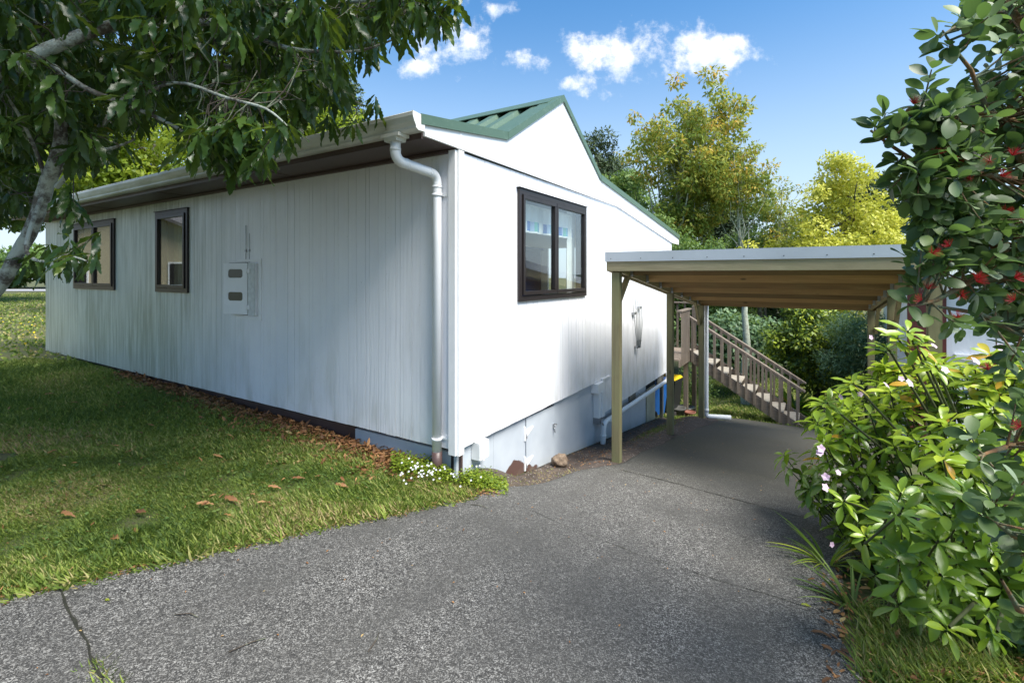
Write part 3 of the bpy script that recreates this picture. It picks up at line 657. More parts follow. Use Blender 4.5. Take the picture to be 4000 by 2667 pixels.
val = m.set(m.mix(f1, (.78, .80, .84), band), .9)
p = inroom('curtain_valance', 'white valance curtain with a blue and green striped hem in the gable window', 'curtain', 1.0, .13, 1.98)
mb = MB(); V = []; nx_ = 90
for i in range(nx_ + 1):
    x = i / nx_ * 1.62; o = .012 * math.sin(x * 38) + .01 * math.sin(x * 17)
    V += [(x, o, 0), (x, o * .6, .30)]
mb.add(V, [(2 * i, 2 * i + 2, 2 * i + 3, 2 * i + 1) for i in range(nx_)], True); MB.build(mb, 'fabric', val, p, fix=False)
MB().tube([(0, 0, .31), (1.65, 0, .31)], .01, 8).build('curtain_rod', M['trim'], p)
def drape(name, label, mat, x, y, L, z0, h, ax):
    p = inroom(name, label, 'curtain', x, y, z0); V = []; n_ = int(L * 60)
    for i in range(n_ + 1):
        t = i / n_ * L; o = .02 * math.sin(t * 45)
        q = (t, o) if ax == 0 else (o, t); V += [(q[0], q[1], 0), (q[0], q[1], h)]
    MB().add(V, [(2 * i, 2 * i + 2, 2 * i + 3, 2 * i + 1) for i in range(n_)], True).build('fabric', mat, p, fix=False)
drape('curtain', 'plain white curtain hanging at the far side of the gable window', plain('white_net', (.8, .8, .8), .9), 2.48, .14, .22, 1.1, 1.3, 0)
drape('curtain', 'rust brown curtain behind the near half of the two pane side window', plain('rust_cloth', (.30, .17, .08), .9), .20, 7.0, .88, 1.1, 1.3, 1)
drape('curtain', 'cream blind hanging behind the narrow side window', plain('cream_cloth', (.45, .40, .26), .9), .22, 4.6, 1.0, 1.1, 1.3, 1)

# ------------------------------------------------------------------ wall rack (folded rods)
rk = empty('folding_clothes_rack', loc2w(4.86, -.04, 0), HROT, 'folded fan of thin grey metal rods hung on the white gable wall', 'clothes rack')
for i, dx in enumerate((-.36, -.20, -.06, .08, .24, .38)):
    MB().tube([(dx, -.02 - .004 * i, 1.38), (dx * .15 + .0, -.02 - .004 * i, .26)], .0065, 8).build('rod', M['rod'], rk)
for q_ in ((-.22, -.10, .84, .88), (.08, .2, .92, .96), (-.08, .0, .26, .3), (.04, .16, .36, .38)): MB().box(q_[0], q_[1], -.03, .018, q_[2], q_[3]).build('wall_bracket', M['steel'], rk)
# ------------------------------------------------------------------ carport
cp = empty('carport', HL, HROT, 'open timber carport with a pale metal edged flat roof beside the house', 'carport')
zb = lambda x: 1.535 - .135 * (x - 1.86)
YL, YR = -.755, -3.43
def gl_(x, y): p = loc2w(x, y); return hz(p.x, p.y)
for (x, y) in ((1.88, YL), (4.10, YL - .03), (6.28, YL - .06), (1.88, YR), (4.10, YR + .03), (6.28, YR + .06)):
    pz = MB().box(x - .045, x + .045, y - .045, y + .045, gl_(x, y) - .05, zb(x) + .0).build('post', M['wz'], cp, bevel=.004)
Y0, Y1 = YR - .08, YL + .09
MB().prism([(1.80, zb(1.8) + .0), (1.834, zb(1.8) + .0), (1.834, zb(1.8) + .14), (1.80, zb(1.8) + .14)], lambda a, b, t: (a, t, b), Y0, Y1).build('front_beam', M['wy'], cp, bevel=.003)
xe = 6.36
MB().box(xe, xe + .045, Y0, Y1, zb(xe) - .0, zb(xe) + .14).build('rear_beam', M['wy_in'], cp, bevel=.003)
for y in (YL, YR):
    MB().prism([(1.8345, zb(1.8345) + .002), (xe - .0005, zb(xe) + .002), (xe - .0005, zb(xe) + .142), (1.8345, zb(1.8345) + .142)], lambda a, b, t: (a, t, b), y + .046, y + .086).build('side_beam', M['wx'], cp)
    MB().prism([(1.8345, zb(1.8345) + .002), (xe - .0005, zb(xe) + .002), (xe - .0005, zb(xe) + .142), (1.8345, zb(1.8345) + .142)], lambda a, b, t: (a, t, b), y - .044, y - .0).build('side_beam', M['wx'], cp)
for i in range(7):
    x = 2.22 + i * .62
    MB().box(x, x + .045, YR + .087, YL - .0445, zb(x) + .012, zb(x) + .142).build('joist', M['joists'][i % 4], cp, bevel=.006)
    for y, s_ in ((YL - .0445, -1), (YR + .087, 1)):
        MB().box(x - .012, x - .001, min(y, y + s_ * .03), max(y, y + s_ * .03), zb(x) + .005, zb(x) + .115).box(x - .001, x + .047, min(y, y + s_ * .03), max(y, y + s_ * .03), zb(x) + .003, zb(x) + .0115).build('joist_hanger', M['steel'], cp)
def brace(x, y, sgn):
    MB().bar((x + sgn * .04, y, zb(x) - .34), (x + sgn * .40, y, zb(x + sgn * .4) + .03), .04, .075).build('brace', M['wx'], cp)
brace(1.88, YL, 1); brace(6.28, YL - .03, -1); brace(1.88, YR, 1); brace(4.10, YR, -1); brace(6.28, YR, -1)
mb = MB().box(1.788, 1.7995, Y0 - .012, Y1 + .012, zb(1.8) + .105, zb(1.8) + .205).box(1.788, 1.95, Y0 - .012, Y1 + .012, zb(1.8) + .2055, zb(1.8) + .209)
for y in (Y0 - .012, Y1 + .002):
    mb.prism([(1.80, zb(1.8) + .105), (xe + .06, zb(xe) + .105), (xe + .06, zb(xe) + .205), (1.80, zb(1.8) + .205)], lambda a, b, t: (a, t, b), y, y + .009)
mb.build('edge_flashing', M['galv'], cp)
for k in range(9): MB().tube([(1.7885, Y0 + .15 + k * .33, zb(1.8) + .135), (1.785, Y0 + .15 + k * .33, zb(1.8) + .135)], .005, 8).build('screw', M['dark'], cp)
mb = MB().prism([(1.81, zb(1.8) + .15), (xe + .05, zb(xe) + .15), (xe + .05, zb(xe) + .158), (1.81, zb(1.8) + .158)], lambda a, b, t: (a, t, b), Y0, Y1)
mb.build('roof_sheet', M['galv'], cp)
pa = (6.42, YL - .12, zb(6.4) + .1); gg = gl_(6.42, YL - .12); pb = (6.42, YL - .12, gg + .05); pc = (6.60, YL - .52, gg + .045)
dp2 = MB().tube([pa] + arc_pts(pa, pb, pc, .05) + [pc], .042, 16).build('downpipe', M['pvc'], cp)
MB().tube([(6.42, YL - .12, gg + .14), (6.42, YL - .12, gg + .20)], .047, 16).build('collar', M['pvc'], dp2)
# ------------------------------------------------------------------ deck and stairs
XS, XF = 8.30, 9.20
st = empty('deck_stairs', loc2w(0, 0, 0), HROT, 'weathered grey timber stairs with slatted handrails coming down past the carport', 'stairs')
rz = lambda y: .57 + (y + .15) * .632
yb_, yt_ = -2.37, -.15
for X_ in (XS, XF):
    MB().prism([(yt_, rz(yt_) - 1.02), (yb_ - .02, rz(yb_) - 1.02), (yb_ - .16, rz(yb_) - 1.0), (yb_ - .1, rz(yb_) - .80), (yt_, rz(yt_) - .76)], lambda a, b, t: (t, a, b), X_ - .022, X_ + .022).build('stringer', M['gy'], st)
    MB().bar((X_, yt_ + .02, rz(yt_) + .01), (X_, yb_ - .08, rz(yb_ - .08) + .0), .095, .03).bar((X_ - .03, yt_ + .0, rz(yt_) - .03), (X_ - .03, yb_ - .02, rz(yb_) - .04), .02, .06).build('handrail', M['gy'], st)
    n_ = 14
    for i in range(n_):
        y = yt_ - .10 - i * (yt_ - yb_ - .16) / (n_ - 1)
        MB().box(X_ - .066, X_ - .0225, y - .022, y + .022, rz(y) - (1.0 if i % 4 == 3 else .98), rz(y) - .0).build('baluster', M['gz'], st)
for i in range(8):
    y = -.16 - (i + 1) * .272; z = rz(y + .13) - .80
    MB().box(XS + .0225, XF - .0225, y, y + .30, z - .035, z).build('tread', M['tread'], st, bevel=.006)
dk = empty('deck_landing', loc2w(0, 0, 0), HROT, 'grey timber deck landing with slatted rail behind the house corner', 'deck')
mb = MB()
for i in range(18): mb.box(7.36 + i * .10, 7.455 + i * .10, -.15, 3.0, -.33, -.30)
mb.build('deck_boards', M['gy'], dk)
MB().box(7.36, 8.27, -.175, -.1505, -.47, -.31).box(9.17, 9.2, -.15, 3, -.47, -.331).build('fascia_board', M['gx'], dk)
MB().box(7.36, 8.33, -.22, -.12, .715, .745).build('top_rail', M['gx'], dk)
MB().box(7.36, 8.30, -.19, -.1755, .60, .70).build('top_rail', M['gx'], dk)
for i in range(8): MB().box(7.42 + i * .108, 7.455 + i * .108, -.205, -.1905, -.45, .70).build('baluster', M['gz'], dk)
for (x, y) in ((8.30, -.10), (9.20, -.10), (9.2, 3.0), (8.3, 2.95)): MB().box(x - .045, x + .045, y - .045, y + .045, gl_(x, y) - .1, .75 if y > -.05 or x > 8.5 else .70).build('newel_post', M['gz'], dk)
MB().box(8.72, 8.92, .45, .65, gl_(8.8, .5) - .1, .80).build('peeling_post', M['peel'], dk)
MB().box(9.15, 9.25, .0, 3.0, .80, .835).build('top_rail', M['gy'], dk)
for i in range(16): MB().box(9.185, 9.215, .1 + i * .18, .14 + i * .18, -.4, .80).build('baluster', M['gz'], dk)
# ------------------------------------------------------------------ wheelie bins
def bin_(loc, rz_, body, lid, label, h=.85):
    b = empty('wheelie_bin', loc, rz_, label, 'bin', 'wheelie bins')
    mb = MB(); lo_ = [(-.17, -.2), (.17, -.2), (.17, .2), (-.17, .2)]; hi_ = [(-.22, -.27), (.22, -.27), (.22, .27), (-.22, .27)]
    V = [(x, y, .05) for x, y in lo_] + [(x, y, h * .92) for x, y in hi_] + [(x * 1.06, y * 1.06, h * .92) for x, y in hi_] + [(x * 1.06, y * 1.06, h) for x, y in hi_]
    mb.add(V, [(3, 2, 1, 0)] + [(4 * k + i, 4 * k + (i + 1) % 4, 4 * k + 4 + (i + 1) % 4, 4 * k + 4 + i) for k in range(3) for i in range(4)] + [(12, 13, 14, 15)])
    mb.build('body', body, b, bevel=.01)
    l = MB().add([(-.24, -.30, h + .005), (.24, -.30, h + .005), (.24, .30, h + .02), (-.24, .30, h + .02), (-.2, -.24, h + .06), (.2, -.24, h + .06), (.2, .22, h + .08), (-.2, .22, h + .08)],
        [(3, 2, 1, 0), (4, 5, 6, 7), (0, 1, 5, 4), (1, 2, 6, 5), (2, 3, 7, 6), (3, 0, 4, 7)]).build('lid', lid, b, bevel=.01)
    MB().tube([(-.2, .33, h - .02), (.2, .33, h - .02)], .016, 8).box(-.2, -.17, .27, .33, h - .04, h).box(.17, .2, .27, .33, h - .04, h).build('handle', body, b)
    for sx_ in (-1, 1): MB().tube([(sx_ * .20, .24, .09), (sx_ * .25, .24, .09)], .10, 18).build('wheel', M['dark'], b)
q = loc2w(6.95, .30); bin_((q.x, q.y, hz(q.x, q.y) + .0), HROT + 1.2, plain('blue_plastic', (.015, .10, .33), .4), plain('navy_lid', (.02, .05, .16), .4), 'blue wheelie bin tucked under the house corner', .76)
q = loc2w(7.95, .20); bin_((q.x, q.y, hz(q.x, q.y) + .0), HROT + 1.5, plain('black_plastic', (.012, .014, .014), .45), plain('yellow_lid', (.72, .50, .02), .4), 'black wheelie bin with yellow lid below the deck landing', .84)
# pots
def pot(p, sc, mat, label):
    z = hz(p.x, p.y); o = MB().lathe([(.0, 0), (.11, 0), (.14, .03), (.19, .20), (.21, .20), (.21, .24), (.18, .24), (.17, .21), (.0, .20)], (0, 0, 0), 20).build('plant_pot', mat)
    o.location = (p.x, p.y, z); o.scale = (sc,) * 3; tag(o, label, 'pot', 'pots beyond the carport'); return o
pot(PX(1577, 930, 11.3).xy, .95, plain('dark_glaze', (.035, .04, .03), .35), 'dark glazed pot on the grass past the second carport post')
pot(PX(1577, 944, 10.9).xy + Vector((.0, -.2)), .62, plain('terracotta', (.15, .05, .03), .7), 'small terracotta pot in front of the dark pot')
pot(PX(1556, 938, 10.8).xy, .9, plain('grey_stone_pot', (.06, .06, .055), .9), 'rough grey pot half hidden by the second carport post')
# rock by the wall
p = at(1287, 1068); bm = bmesh.new(); bmesh.ops.create_icosphere(bm, subdivisions=4, radius=1)
from mathutils import noise as mn
for v in bm.verts:
    c_ = v.co.copy(); k = 1 + .28 * mn.noise(c_ * 1.6) + .08 * mn.noise(c_ * 5); v.co = Vector((c_.x * .095 * k, c_.y * .08 * k, c_.z * .075 * k * (1.25 if c_.z > 0 else .7)))
me = bpy.data.meshes.new('rock'); bm.to_mesh(me); bm.free(); [setattr(f, 'use_smooth', True) for f in me.polygons]
m = NM('brown_rock'); n = m.noise(25, 6, .7); me.materials.append(m.set(m.ramp(n, [(.3, (.09, .06, .04)), (.7, (.27, .20, .14))]), .9, 0, n, .9, .01))
o = link(bpy.data.objects.new('rock', me)); o.location = (p.x, p.y, hz(p.x, p.y) + .06); tag(o, 'rough brown rock lying against the house base', 'rock')

# ------------------------------------------------------------------ tree builder
def grow(mb, a, d, L, r, lv, ends, spread=.6, up=.25, kids=3, n=6, wob_=.12):
    pts = [Vector(a)]; dd = Vector(d).normalized(); k = 5; rs = [r]
    for i in range(k):
        dd = (dd + Vector((random.gauss(0, wob_), random.gauss(0, wob_), random.gauss(0, wob_) + up * .12))).normalized()
        pts.append(pts[-1] + dd * L / k); rs.append(r * (1 - .5 * (i + 1) / k))
    mb.tube(pts, rs, n, cap=False)
    if lv == 0: ends.append(pts[-1]); ends.append(pts[3]); return
    for j in range(kids):
        i = random.choice((2, 3, 4, 5)) if j else 5
        nd = (dd + Vector((random.gauss(0, spread), random.gauss(0, spread), random.gauss(.1, spread * .6)))).normalized()
        grow(mb, pts[i], nd, L * random.uniform(.55, .8), rs[i] * .75, lv - 1, ends, spread, up, kids, max(4, n - 1), wob_)
def clump_pts(cs, rad, per, flat=.75):
    P = []; Nn = []; sh = []
    for c, r_ in zip(cs, rad):
        k = max(6, int(per * r_ * r_)); d = rand_dir(k); rr = r_ * (.35 + .65 * RNG.random(k) ** .5)
        q = d * rr[:, None]; q[:, 2] *= flat; P.append(q + np.array(c)); Nn.append(d); sh.append(RNG.random() + .0 * d[:, 0])
    return np.concatenate(P), np.concatenate(Nn)
def tree(name, base, top, cx, cy, rx, ry, z0, z1, mat, bark_, label, cat='tree', nblob=45, br=(.5, .9), per=500, ls=.12, tr=.12, shape='round', group=None, trunk_to=.75, limbs=8, w=.55, gap=.0, droop=.3):
    root = empty(name, base, 0, label, cat, group); B = Vector(base)
    mb = MB(); cz = (z0 + z1) / 2; T = Vector((cx, cy, z0 + (z1 - z0) * trunk_to))
    m1 = B.lerp(T, .4) + Vector((random.uniform(-.2, .2), random.uniform(-.2, .2), 0))
    mb.tube([Vector(), m1 - B, T - B], [tr * 1.25, tr, tr * .4], 9, cap=False)
    cs = []; rad = []
    for i in range(nblob):
        d = rand_dir(1)[0]; t = RNG.random() ** .4
        z = cz + d[2] * t * (z1 - z0) / 2; hh = (z - z0) / (z1 - z0)
        k = 1.0 if shape == 'round' else (1.35 - .75 * hh) if shape == 'cone' else (.5 + .8 * hh) if shape == 'vase' else 1
        cs.append((cx + d[0] * t * rx * k, cy + d[1] * t * ry * k, z)); rad.append(random.uniform(*br) * (1.1 - .3 * hh))
    ix = list(range(nblob)); random.shuffle(ix)
    for i in ix[:limbs]:
        e = Vector(cs[i]) - B; s_ = (T - B) * random.uniform(.35, .95); mm = s_.lerp(e, .5) + Vector((0, 0, .1 * (z1 - z0) * random.random()))
        wv = lambda: Vector((random.gauss(0, .04), random.gauss(0, .04), random.gauss(0, .04))) * (e - s_).length; mb.tube([s_, s_.lerp(mm, .5) + wv(), mm + wv(), mm.lerp(e, .5) + wv(), e], [tr * .4, tr * .32, tr * .22, tr * .14, tr * .06], 6, cap=False)
    mb.build('trunk', bark_, root, fix=False)
    P, Nn = clump_pts(cs, rad, per); P = P - np.array(base); n = len(P)
    D = rand_dir(n) + Nn * .6 + np.array([0, 0, -droop]); U = Nn + rand_dir(n) * .7 + np.array([0, 0, .6])
    hh = np.clip((P[:, 2] + base[2] - z0) / (z1 - z0), 0, 1)
    cr = np.repeat(RNG.random(nblob), [max(6, int(per * r_ * r_)) for r_ in rad])
    rnd = np.clip(.35 * cr + .55 * RNG.random(n) + .12 * hh, 0, 1)
    scatter('crown', leaf_tpl(2, w, .1, .1), P, D, U, ls * (.6 + .8 * RNG.random(n)), mat, root, rnd)
    return root
def tree_at(name, x0, x1, yt, yb, d, mat, bark_, label, basey=None, **k):
    a = PX(x0, yt, d); b = PX(x1, yb, d); cx = (a.x + b.x) / 2; rx = abs(b.x - a.x) / 2; g = hz(cx, d)
    if a.z > 0 and g < -3: pass
    bx = k.pop('bx', None); bx = cx if bx is None else (bx - CX) / F * d
    return tree(name, (bx, d, hz(bx, d)), None, cx, d, rx, k.pop('ry', rx * .8), b.z, a.z, mat, bark_, label, **k)
tree_at('pine_tree', 1300, 1440, 285, 560, 38, M['pine'], M['bark2'], 'dark pine tree against the sky just right of the gable roof', nblob=46, br=(.7, 1.3), per=320, ls=.28, tr=.35, w=.35, limbs=20)
tree_at('evergreen_tree', 1350, 1500, 380, 640, 31, M['mid'], M['bark2'], 'soft mid green tree below the dark pine beside the sloping roof edge', nblob=46, br=(.8, 1.4), per=420, ls=.2, tr=.25)
tree_at('evergreen_tree', 1560, 1730, 350, 660, 33, M['pine'], M['bark2'], 'dark green tree behind the orange tinged tree', nblob=50, br=(.9, 1.5), per=380, ls=.22, tr=.25)
tree_at('autumn_tree', 1430, 1735, 178, 560, 22, M['autumn'], M['bark3'], 'tall open branched tree with orange and yellow tinged leaves behind the house', nblob=150, br=(.3, .7), per=520, ls=.19, tr=.13, limbs=60, w=.45, bx=1500, shape='vase', droop=.7)
tree_at('autumn_tree', 1600, 1770, 300, 520, 21, M['autumn'], M['bark3'], 'slender side tree with drooping yellow green leaves right of the tall orange tinged tree', nblob=60, br=(.28, .55), per=600, ls=.17, tr=.07, limbs=18, w=.4, bx=1720, droop=.7)
tree_at('lichen_tree', 1745, 1850, 370, 640, 24, M['autumn'], M['bark3'], 'thin pale lichen covered tree with sparse leaves beside the golden tree', nblob=48, br=(.25, .55), per=480, ls=.15, tr=.09, limbs=22, w=.4, bx=1780)
tree_at('pine_tree', 1900, 2120, 400, 560, 34, M['pine'], M['bark2'], 'dark conifer top showing behind the golden tree', nblob=36, br=(.8, 1.3), per=300, ls=.3, tr=.3)
tree_at('golden_tree', 1800, 2100, 345, 760, 18, M['yell'], M['bark2'], 'bright golden yellow bushy tree above the carport roof', nblob=120, br=(.35, .65), per=900, ls=.13, tr=.16, shape='cone')
tree_at('golden_tree', 1640, 1860, 560, 700, 17, M['yell'], M['bark2'], 'low golden leaved tree whose top shows just above the carport roof', nblob=36, br=(.3, .55), per=700, ls=.13, tr=.10)
for (x0, x1, yt, yb, d, mt, lb) in ((1440, 1620, 500, 760, 20, 'mid', 'leafy green tree rising just past the low eave of the house'), (1540, 1700, 560, 830, 19, 'mid', 'green bushy tree seen under the left part of the carport roof'),
        (1660, 1830, 600, 850, 21, 'pine', 'dark green tree in the back row under the middle of the carport roof'), (1640, 1760, 720, 850, 15.5, 'bluegreen', 'soft grey green shrub behind the top of the stairs')):
    tree_at('bushy_tree', x0, x1, yt, yb, d, M[mt], M['bark2'], lb, nblob=46, br=(.5, .9), per=620, ls=.14, tr=.12)
tree_at('bushy_tree', 1660, 1880, 455, 720, 26, M['mid'], M['bark2'], 'grey green tree filling the gap left of the golden tree', nblob=60, br=(.5, 1.0), per=420, ls=.17, tr=.15)
tree_at('bushy_tree', 1400, 1560, 430, 720, 24, M['mid'], M['bark2'], 'mid green tree under the tall orange tinged tree', nblob=60, br=(.6, 1.0), per=420, ls=.16, tr=.15)
tree_at('camellia_tree', 1760, 1960, 690, 900, 12.8, M['duo'], M['bark2'], 'round dark tree with lime leaf tips on a bare trunk behind the stairs', nblob=95, br=(.22, .42), per=1900, ls=.10, tr=.12, bx=1882, w=.5)
tree_at('olive_shrub', 1890, 2110, 700, 930, 11.2, M['bluegreen'], M['bark2'], 'grey green fine leaved shrub under the right end of the carport', nblob=70, br=(.25, .42), per=1700, ls=.10, tr=.08, w=.25)
tree_at('bushy_tree', 2090, 2420, 700, 900, 13.5, M['mid'], M['bark2'], 'tall hedge tree behind the feijoa on the right', nblob=50, br=(.5, .8), per=800, ls=.13, tr=.1)
tree_at('wispy_shrub', 1560, 1640, 820, 940, 12.3, M['mid'], M['bark2'], 'loose wispy shrub growing beyond the second carport post', nblob=30, br=(.15, .26), per=1800, ls=.07, tr=.02, w=.25, limbs=20)
# bare lichen trunk seen under the carport
lt = empty('lichen_tree', (*PX(1712, 900, 13.6).xy, hz(*PX(1712, 900, 13.6).xy)), 0, 'slender lichen covered trunk rising behind the stair handrail', 'tree')
g0 = lt.location.z; MB().tube([(0, 0, -.1), (-.03, 0, .9), (.05, 0, 1.7), (-.02, 0, 2.6), (.1, .1, 3.7)], [.12, .10, .09, .08, .06], 9, cap=False, jit=.12).build('trunk', M['bark3'], lt, fix=False)
# behind the house, left
tree_at('lime_tree', 150, 560, 250, 560, 21, M['lime'], M['bark2'], 'bright lime green tree showing above the gutter through the dark branches', nblob=100, br=(.7, 1.2), per=420, ls=.2, tr=.2)
tree_at('lime_tree', 470, 800, 90, 520, 22, M['lime'], M['bark2'], 'tall yellow green tree behind the middle of the long roof', nblob=90, br=(.7, 1.2), per=360, ls=.2, tr=.2)
tree_at('pine_tree', 700, 850, 175, 420, 30, M['pine'], M['bark2'], 'dark conifer behind the left end of the roof against the sky', nblob=44, br=(.6, 1.2), per=340, ls=.25, tr=.25)
tree_at('dark_tree', -260, 130, 60, 560, 26, M['mid'], M['bark2'], 'dark leafy tree beyond the far end of the lawn', nblob=80, br=(1.2, 2.0), per=200, ls=.3, tr=.3)
# road and hedge at the end of the lawn, plus the house seen mirrored in the side windows
tag(MB().add([(-160, 44, .06), (-30, 44, .06), (-30, 50, .06), (-160, 50, .06)], [(0, 1, 2, 3)]).build('road', M['asph'], fix=False), kind='structure')
tree_at('hedge', -200, 170, 575, 648, 54, M['mid'], M['bark2'], 'far hedge beyond the road at the left edge', 'hedge' if False else None, nblob=60, br=(1.4, 2.2), per=90, ls=.5, tr=.2, cat='hedge')
def gable_house(loc, rz_, w, l, h, rh, wallm, roofm, label):
    b = empty('neighbour_house', loc, rz_, label, 'house')
    MB().box(-w / 2, w / 2, 0, l, 0, h).build('wall', wallm, b)
    MB().prism([(-w / 2, h), (w / 2, h), (0, h + rh)], lambda a, z, t: (a, t, z), .02, l - .02).build('gable', wallm, b)
    MB().prism([(-w / 2 - .4, h - .12), (0, h + rh + .02), (w / 2 + .4, h - .12), (w / 2 + .4, h + .02), (0, h + rh + .18), (-w / 2 - .4, h + .02)], lambda a, z, t: (a, t, z), -.4, l + .4).build('roof', roofm, b)
    for x in (-w / 4, w / 4):
        f = MB().box(x - .65, x + .65, -.04, -.001, 1.0, 2.1).build('window', M['trim'], b); MB().box(x - .58, x + .58, -.05, -.041, 1.07, 2.03).build('pane', M['dark'], f)
    return b
gable_house((-24, 11.5, 0), math.radians(-75 + 180), 9, 8, 2.7, 2.0, plain('tan_wall', (.42, .36, .24), .8), plain('grey_roof', (.12, .11, .11), .7), 'tan gabled house across the lawn, mirrored in the narrow side window')
# neighbour building at the right, behind the feijoa
nb = empty('neighbour_building', (7.3, 7.4, hz(7.3, 7.4)), math.radians(-32), 'white building with dark red corner trim glimpsed through the feijoa', 'building')
MB().box(-.9, 6, 0, 4, -.5, 2.75).build('wall', M['siding'], nb); dr = plain('dark_red_paint', (.12, .025, .02), .5)
MB().box(-.98, -.75, -.06, -.001, .2, 2.74).box(-.75, -.5, -.05, -.001, .9, 2.5).build('corner_trim', dr, nb)
MB().box(-.7, -.45, -.07, -.051, .55, .9).build('wall_box', dr, nb)
MB().box(-1.1, 6, -.25, 4.4, 2.755, 2.83).build('roof', M['galv'], nb)
MB().box(-.4, 6, -.06, -.001, 1.5, 1.58).build('wall_batten', M['trim'], nb)

# ------------------------------------------------------------------ foreground tree with long toothed leaves (left)
ft = empty('foreground_tree', (-4.35, 3.0, hz(-4.35, 3.0)), 0, 'dark overhanging tree with long toothed leaves and lichen covered limbs at the upper left', 'tree')
B = Vector(ft.location); mb = MB()
limbs = [([(-250, 960, 3.2), (0, 650, 3.2), (35, 590, 3.2), (75, 520, 3.2), (105, 430, 3.2), (128, 370, 3.15), (140, 290, 3.1), (120, 160, 3.0), (80, 20, 2.9), (40, -160, 2.7)], [.075, .062, .055, .055, .06, .06, .045, .035, .03, .025], M),
    ([(-420, 300, 3.0), (-150, 215, 2.8), (0, 175, 2.7), (110, 115, 2.7), (220, 70, 2.75), (330, 48, 2.8), (450, 52, 2.9), (560, 40, 3.0), (700, -40, 3.1)], [.08, .07, .055, .05, .045, .04, .032, .025, .018], M),
    ([(470, 50, 2.9), (560, 75, 2.95), (640, 105, 3.0), (720, 118, 3.1), (830, 116, 3.2), (930, 80, 3.2)], [.026, .022, .018, .016, .012, .006], M),
    ([(120, 150, 2.7), (200, 205, 2.7), (290, 240, 2.8), (400, 290, 2.9), (480, 345, 2.9), (560, 385, 2.9), (630, 380, 2.9)], [.02, .02, .017, .015, .013, .011, .006], M),
    ([(130, 430, 3.1), (200, 355, 3.0), (260, 340, 2.9), (310, 320, 2.9)], [.022, .015, .012, .007], M),
    ([(105, 410, 3.2), (75, 330, 3.1), (40, 260, 3.0), (0, 200, 2.9)], [.02, .014, .012, .01], M),
    ([(-420, 160, 3.4), (-100, 60, 3.2), (150, 20, 3.2), (330, -30, 3.2), (520, -120, 3.1)], [.07, .06, .05, .04, .03], M),
    ([(160, 380, 3.1), (300, 210, 3.3), (420, 110, 3.5), (520, 20, 3.6), (620, -120, 3.6)], [.03, .02, .018, .016, .012], M),
    ([(330, 50, 2.9), (480, 140, 3.3), (600, 170, 3.6), (740, 200, 3.8), (830, 240, 3.9)], [.03, .024, .02, .015, .008], M),
    ([(105, 430, 3.2), (60, 560, 3.0), (90, 600, 2.8), (160, 590, 2.6), (200, 600, 2.5)], [.02, .015, .012, .009, .005], M),
    ([(560, 40, 3.0), (760, 10, 2.9), (880, 0, 2.8), (960, 10, 2.7), (1020, 50, 2.7)], [.02, .017, .014, .01, .005], M),
    ([(290, 240, 2.8), (400, 190, 2.7), (520, 225, 2.5), (610, 250, 2.4), (660, 290, 2.35)], [.014, .012, .011, .009, .005], M)]
bpts = []
for pts, rs, _ in limbs:
    w3 = [PX(*p) for p in pts]; rs = [r * .72 for r in rs]
    sm = []; srr = []
    for i in range(len(w3) - 1):
        for k in range(4):
            t = k / 4; p0 = w3[max(i - 1, 0)]; p1 = w3[i]; p2 = w3[i + 1]; p3 = w3[min(i + 2, len(w3) - 1)]
            sm.append(.5 * ((2 * p1) + (-p0 + p2) * t + (2 * p0 - 5 * p1 + 4 * p2 - p3) * t * t + (-p0 + 3 * p1 - 3 * p2 + p3) * t ** 3)); srr.append(rs[i] * (1 - t) + rs[i + 1] * t)
    sm.append(w3[-1]); srr.append(rs[-1]); mb.tube([p - B for p in sm], srr, 9, cap=False, jit=.07); bpts += sm
base_p = [Vector((-4.35, 3.0, hz(-4.35, 3.0) - .1)), PX(-250, 960, 3.2)]
mb.tube([p - B for p in base_p], [.08, .054], 9, cap=False)
w_l = [Vector((-4.9, 2.9, .9)), PX(-420, 300, 3.0)]; mb.tube([base_p[0] - B, w_l[0] - B, w_l[1] - B, PX(-420, 160, 3.4) - B], [.13, .11, .08, .07], 9, cap=False)
bark_mb = mb
# whorls: (photo x, y, distance) regions as weighted boxes
def region(n, boxes):
    W_ = np.array([b[6] for b in boxes], float); W_ /= W_.sum(); out_ = []
    for i in RNG.choice(len(boxes), n, p=W_):
        x0, x1, y0, y1, d0, d1, _ = boxes[i]; out_.append(PX(RNG.uniform(x0, x1), RNG.uniform(y0, y1), RNG.uniform(d0, d1)))
    return out_
near = region(560, [(-200, 500, -120, 130, 2.4, 3.8, 14), (-200, 330, 100, 300, 2.4, 3.8, 7), (480, 860, -100, 120, 2.5, 3.8, 8), (850, 1040, -80, 60, 2.5, 3.2, 3.2),
    (300, 620, 110, 260, 2.6, 3.9, 6), (600, 790, 120, 230, 2.6, 3.9, 3.0), (420, 620, 260, 350, 2.4, 3.0, 2.0), (-100, 110, 300, 470, 3.2, 3.9, 1.2), (640, 800, 220, 290, 3.4, 3.9, 1.2), (150, 300, 270, 350, 2.7, 3.3, .8)])
near += [PX(*q) for q in ((560, 345, 2.5), (600, 360, 2.45), (640, 300, 2.35), (655, 285, 2.35), (530, 375, 2.6), (500, 340, 2.6), (1010, 40, 2.6), (1035, 20, 2.6), (960, 40, 2.7), (920, 60, 2.8), (900, 20, 2.7),
    (190, 590, 2.6), (160, 560, 2.7), (140, 600, 2.6), (110, 570, 2.8), (215, 540, 2.8), (60, 600, 3.2), (170, 480, 2.9), (150, 450, 3.0), (200, 340, 3.0), (230, 350, 2.9), (860, 250, 3.7), (780, 240, 3.9), (700, 240, 3.7), (745, 20, 2.7), (820, 50, 2.9))]
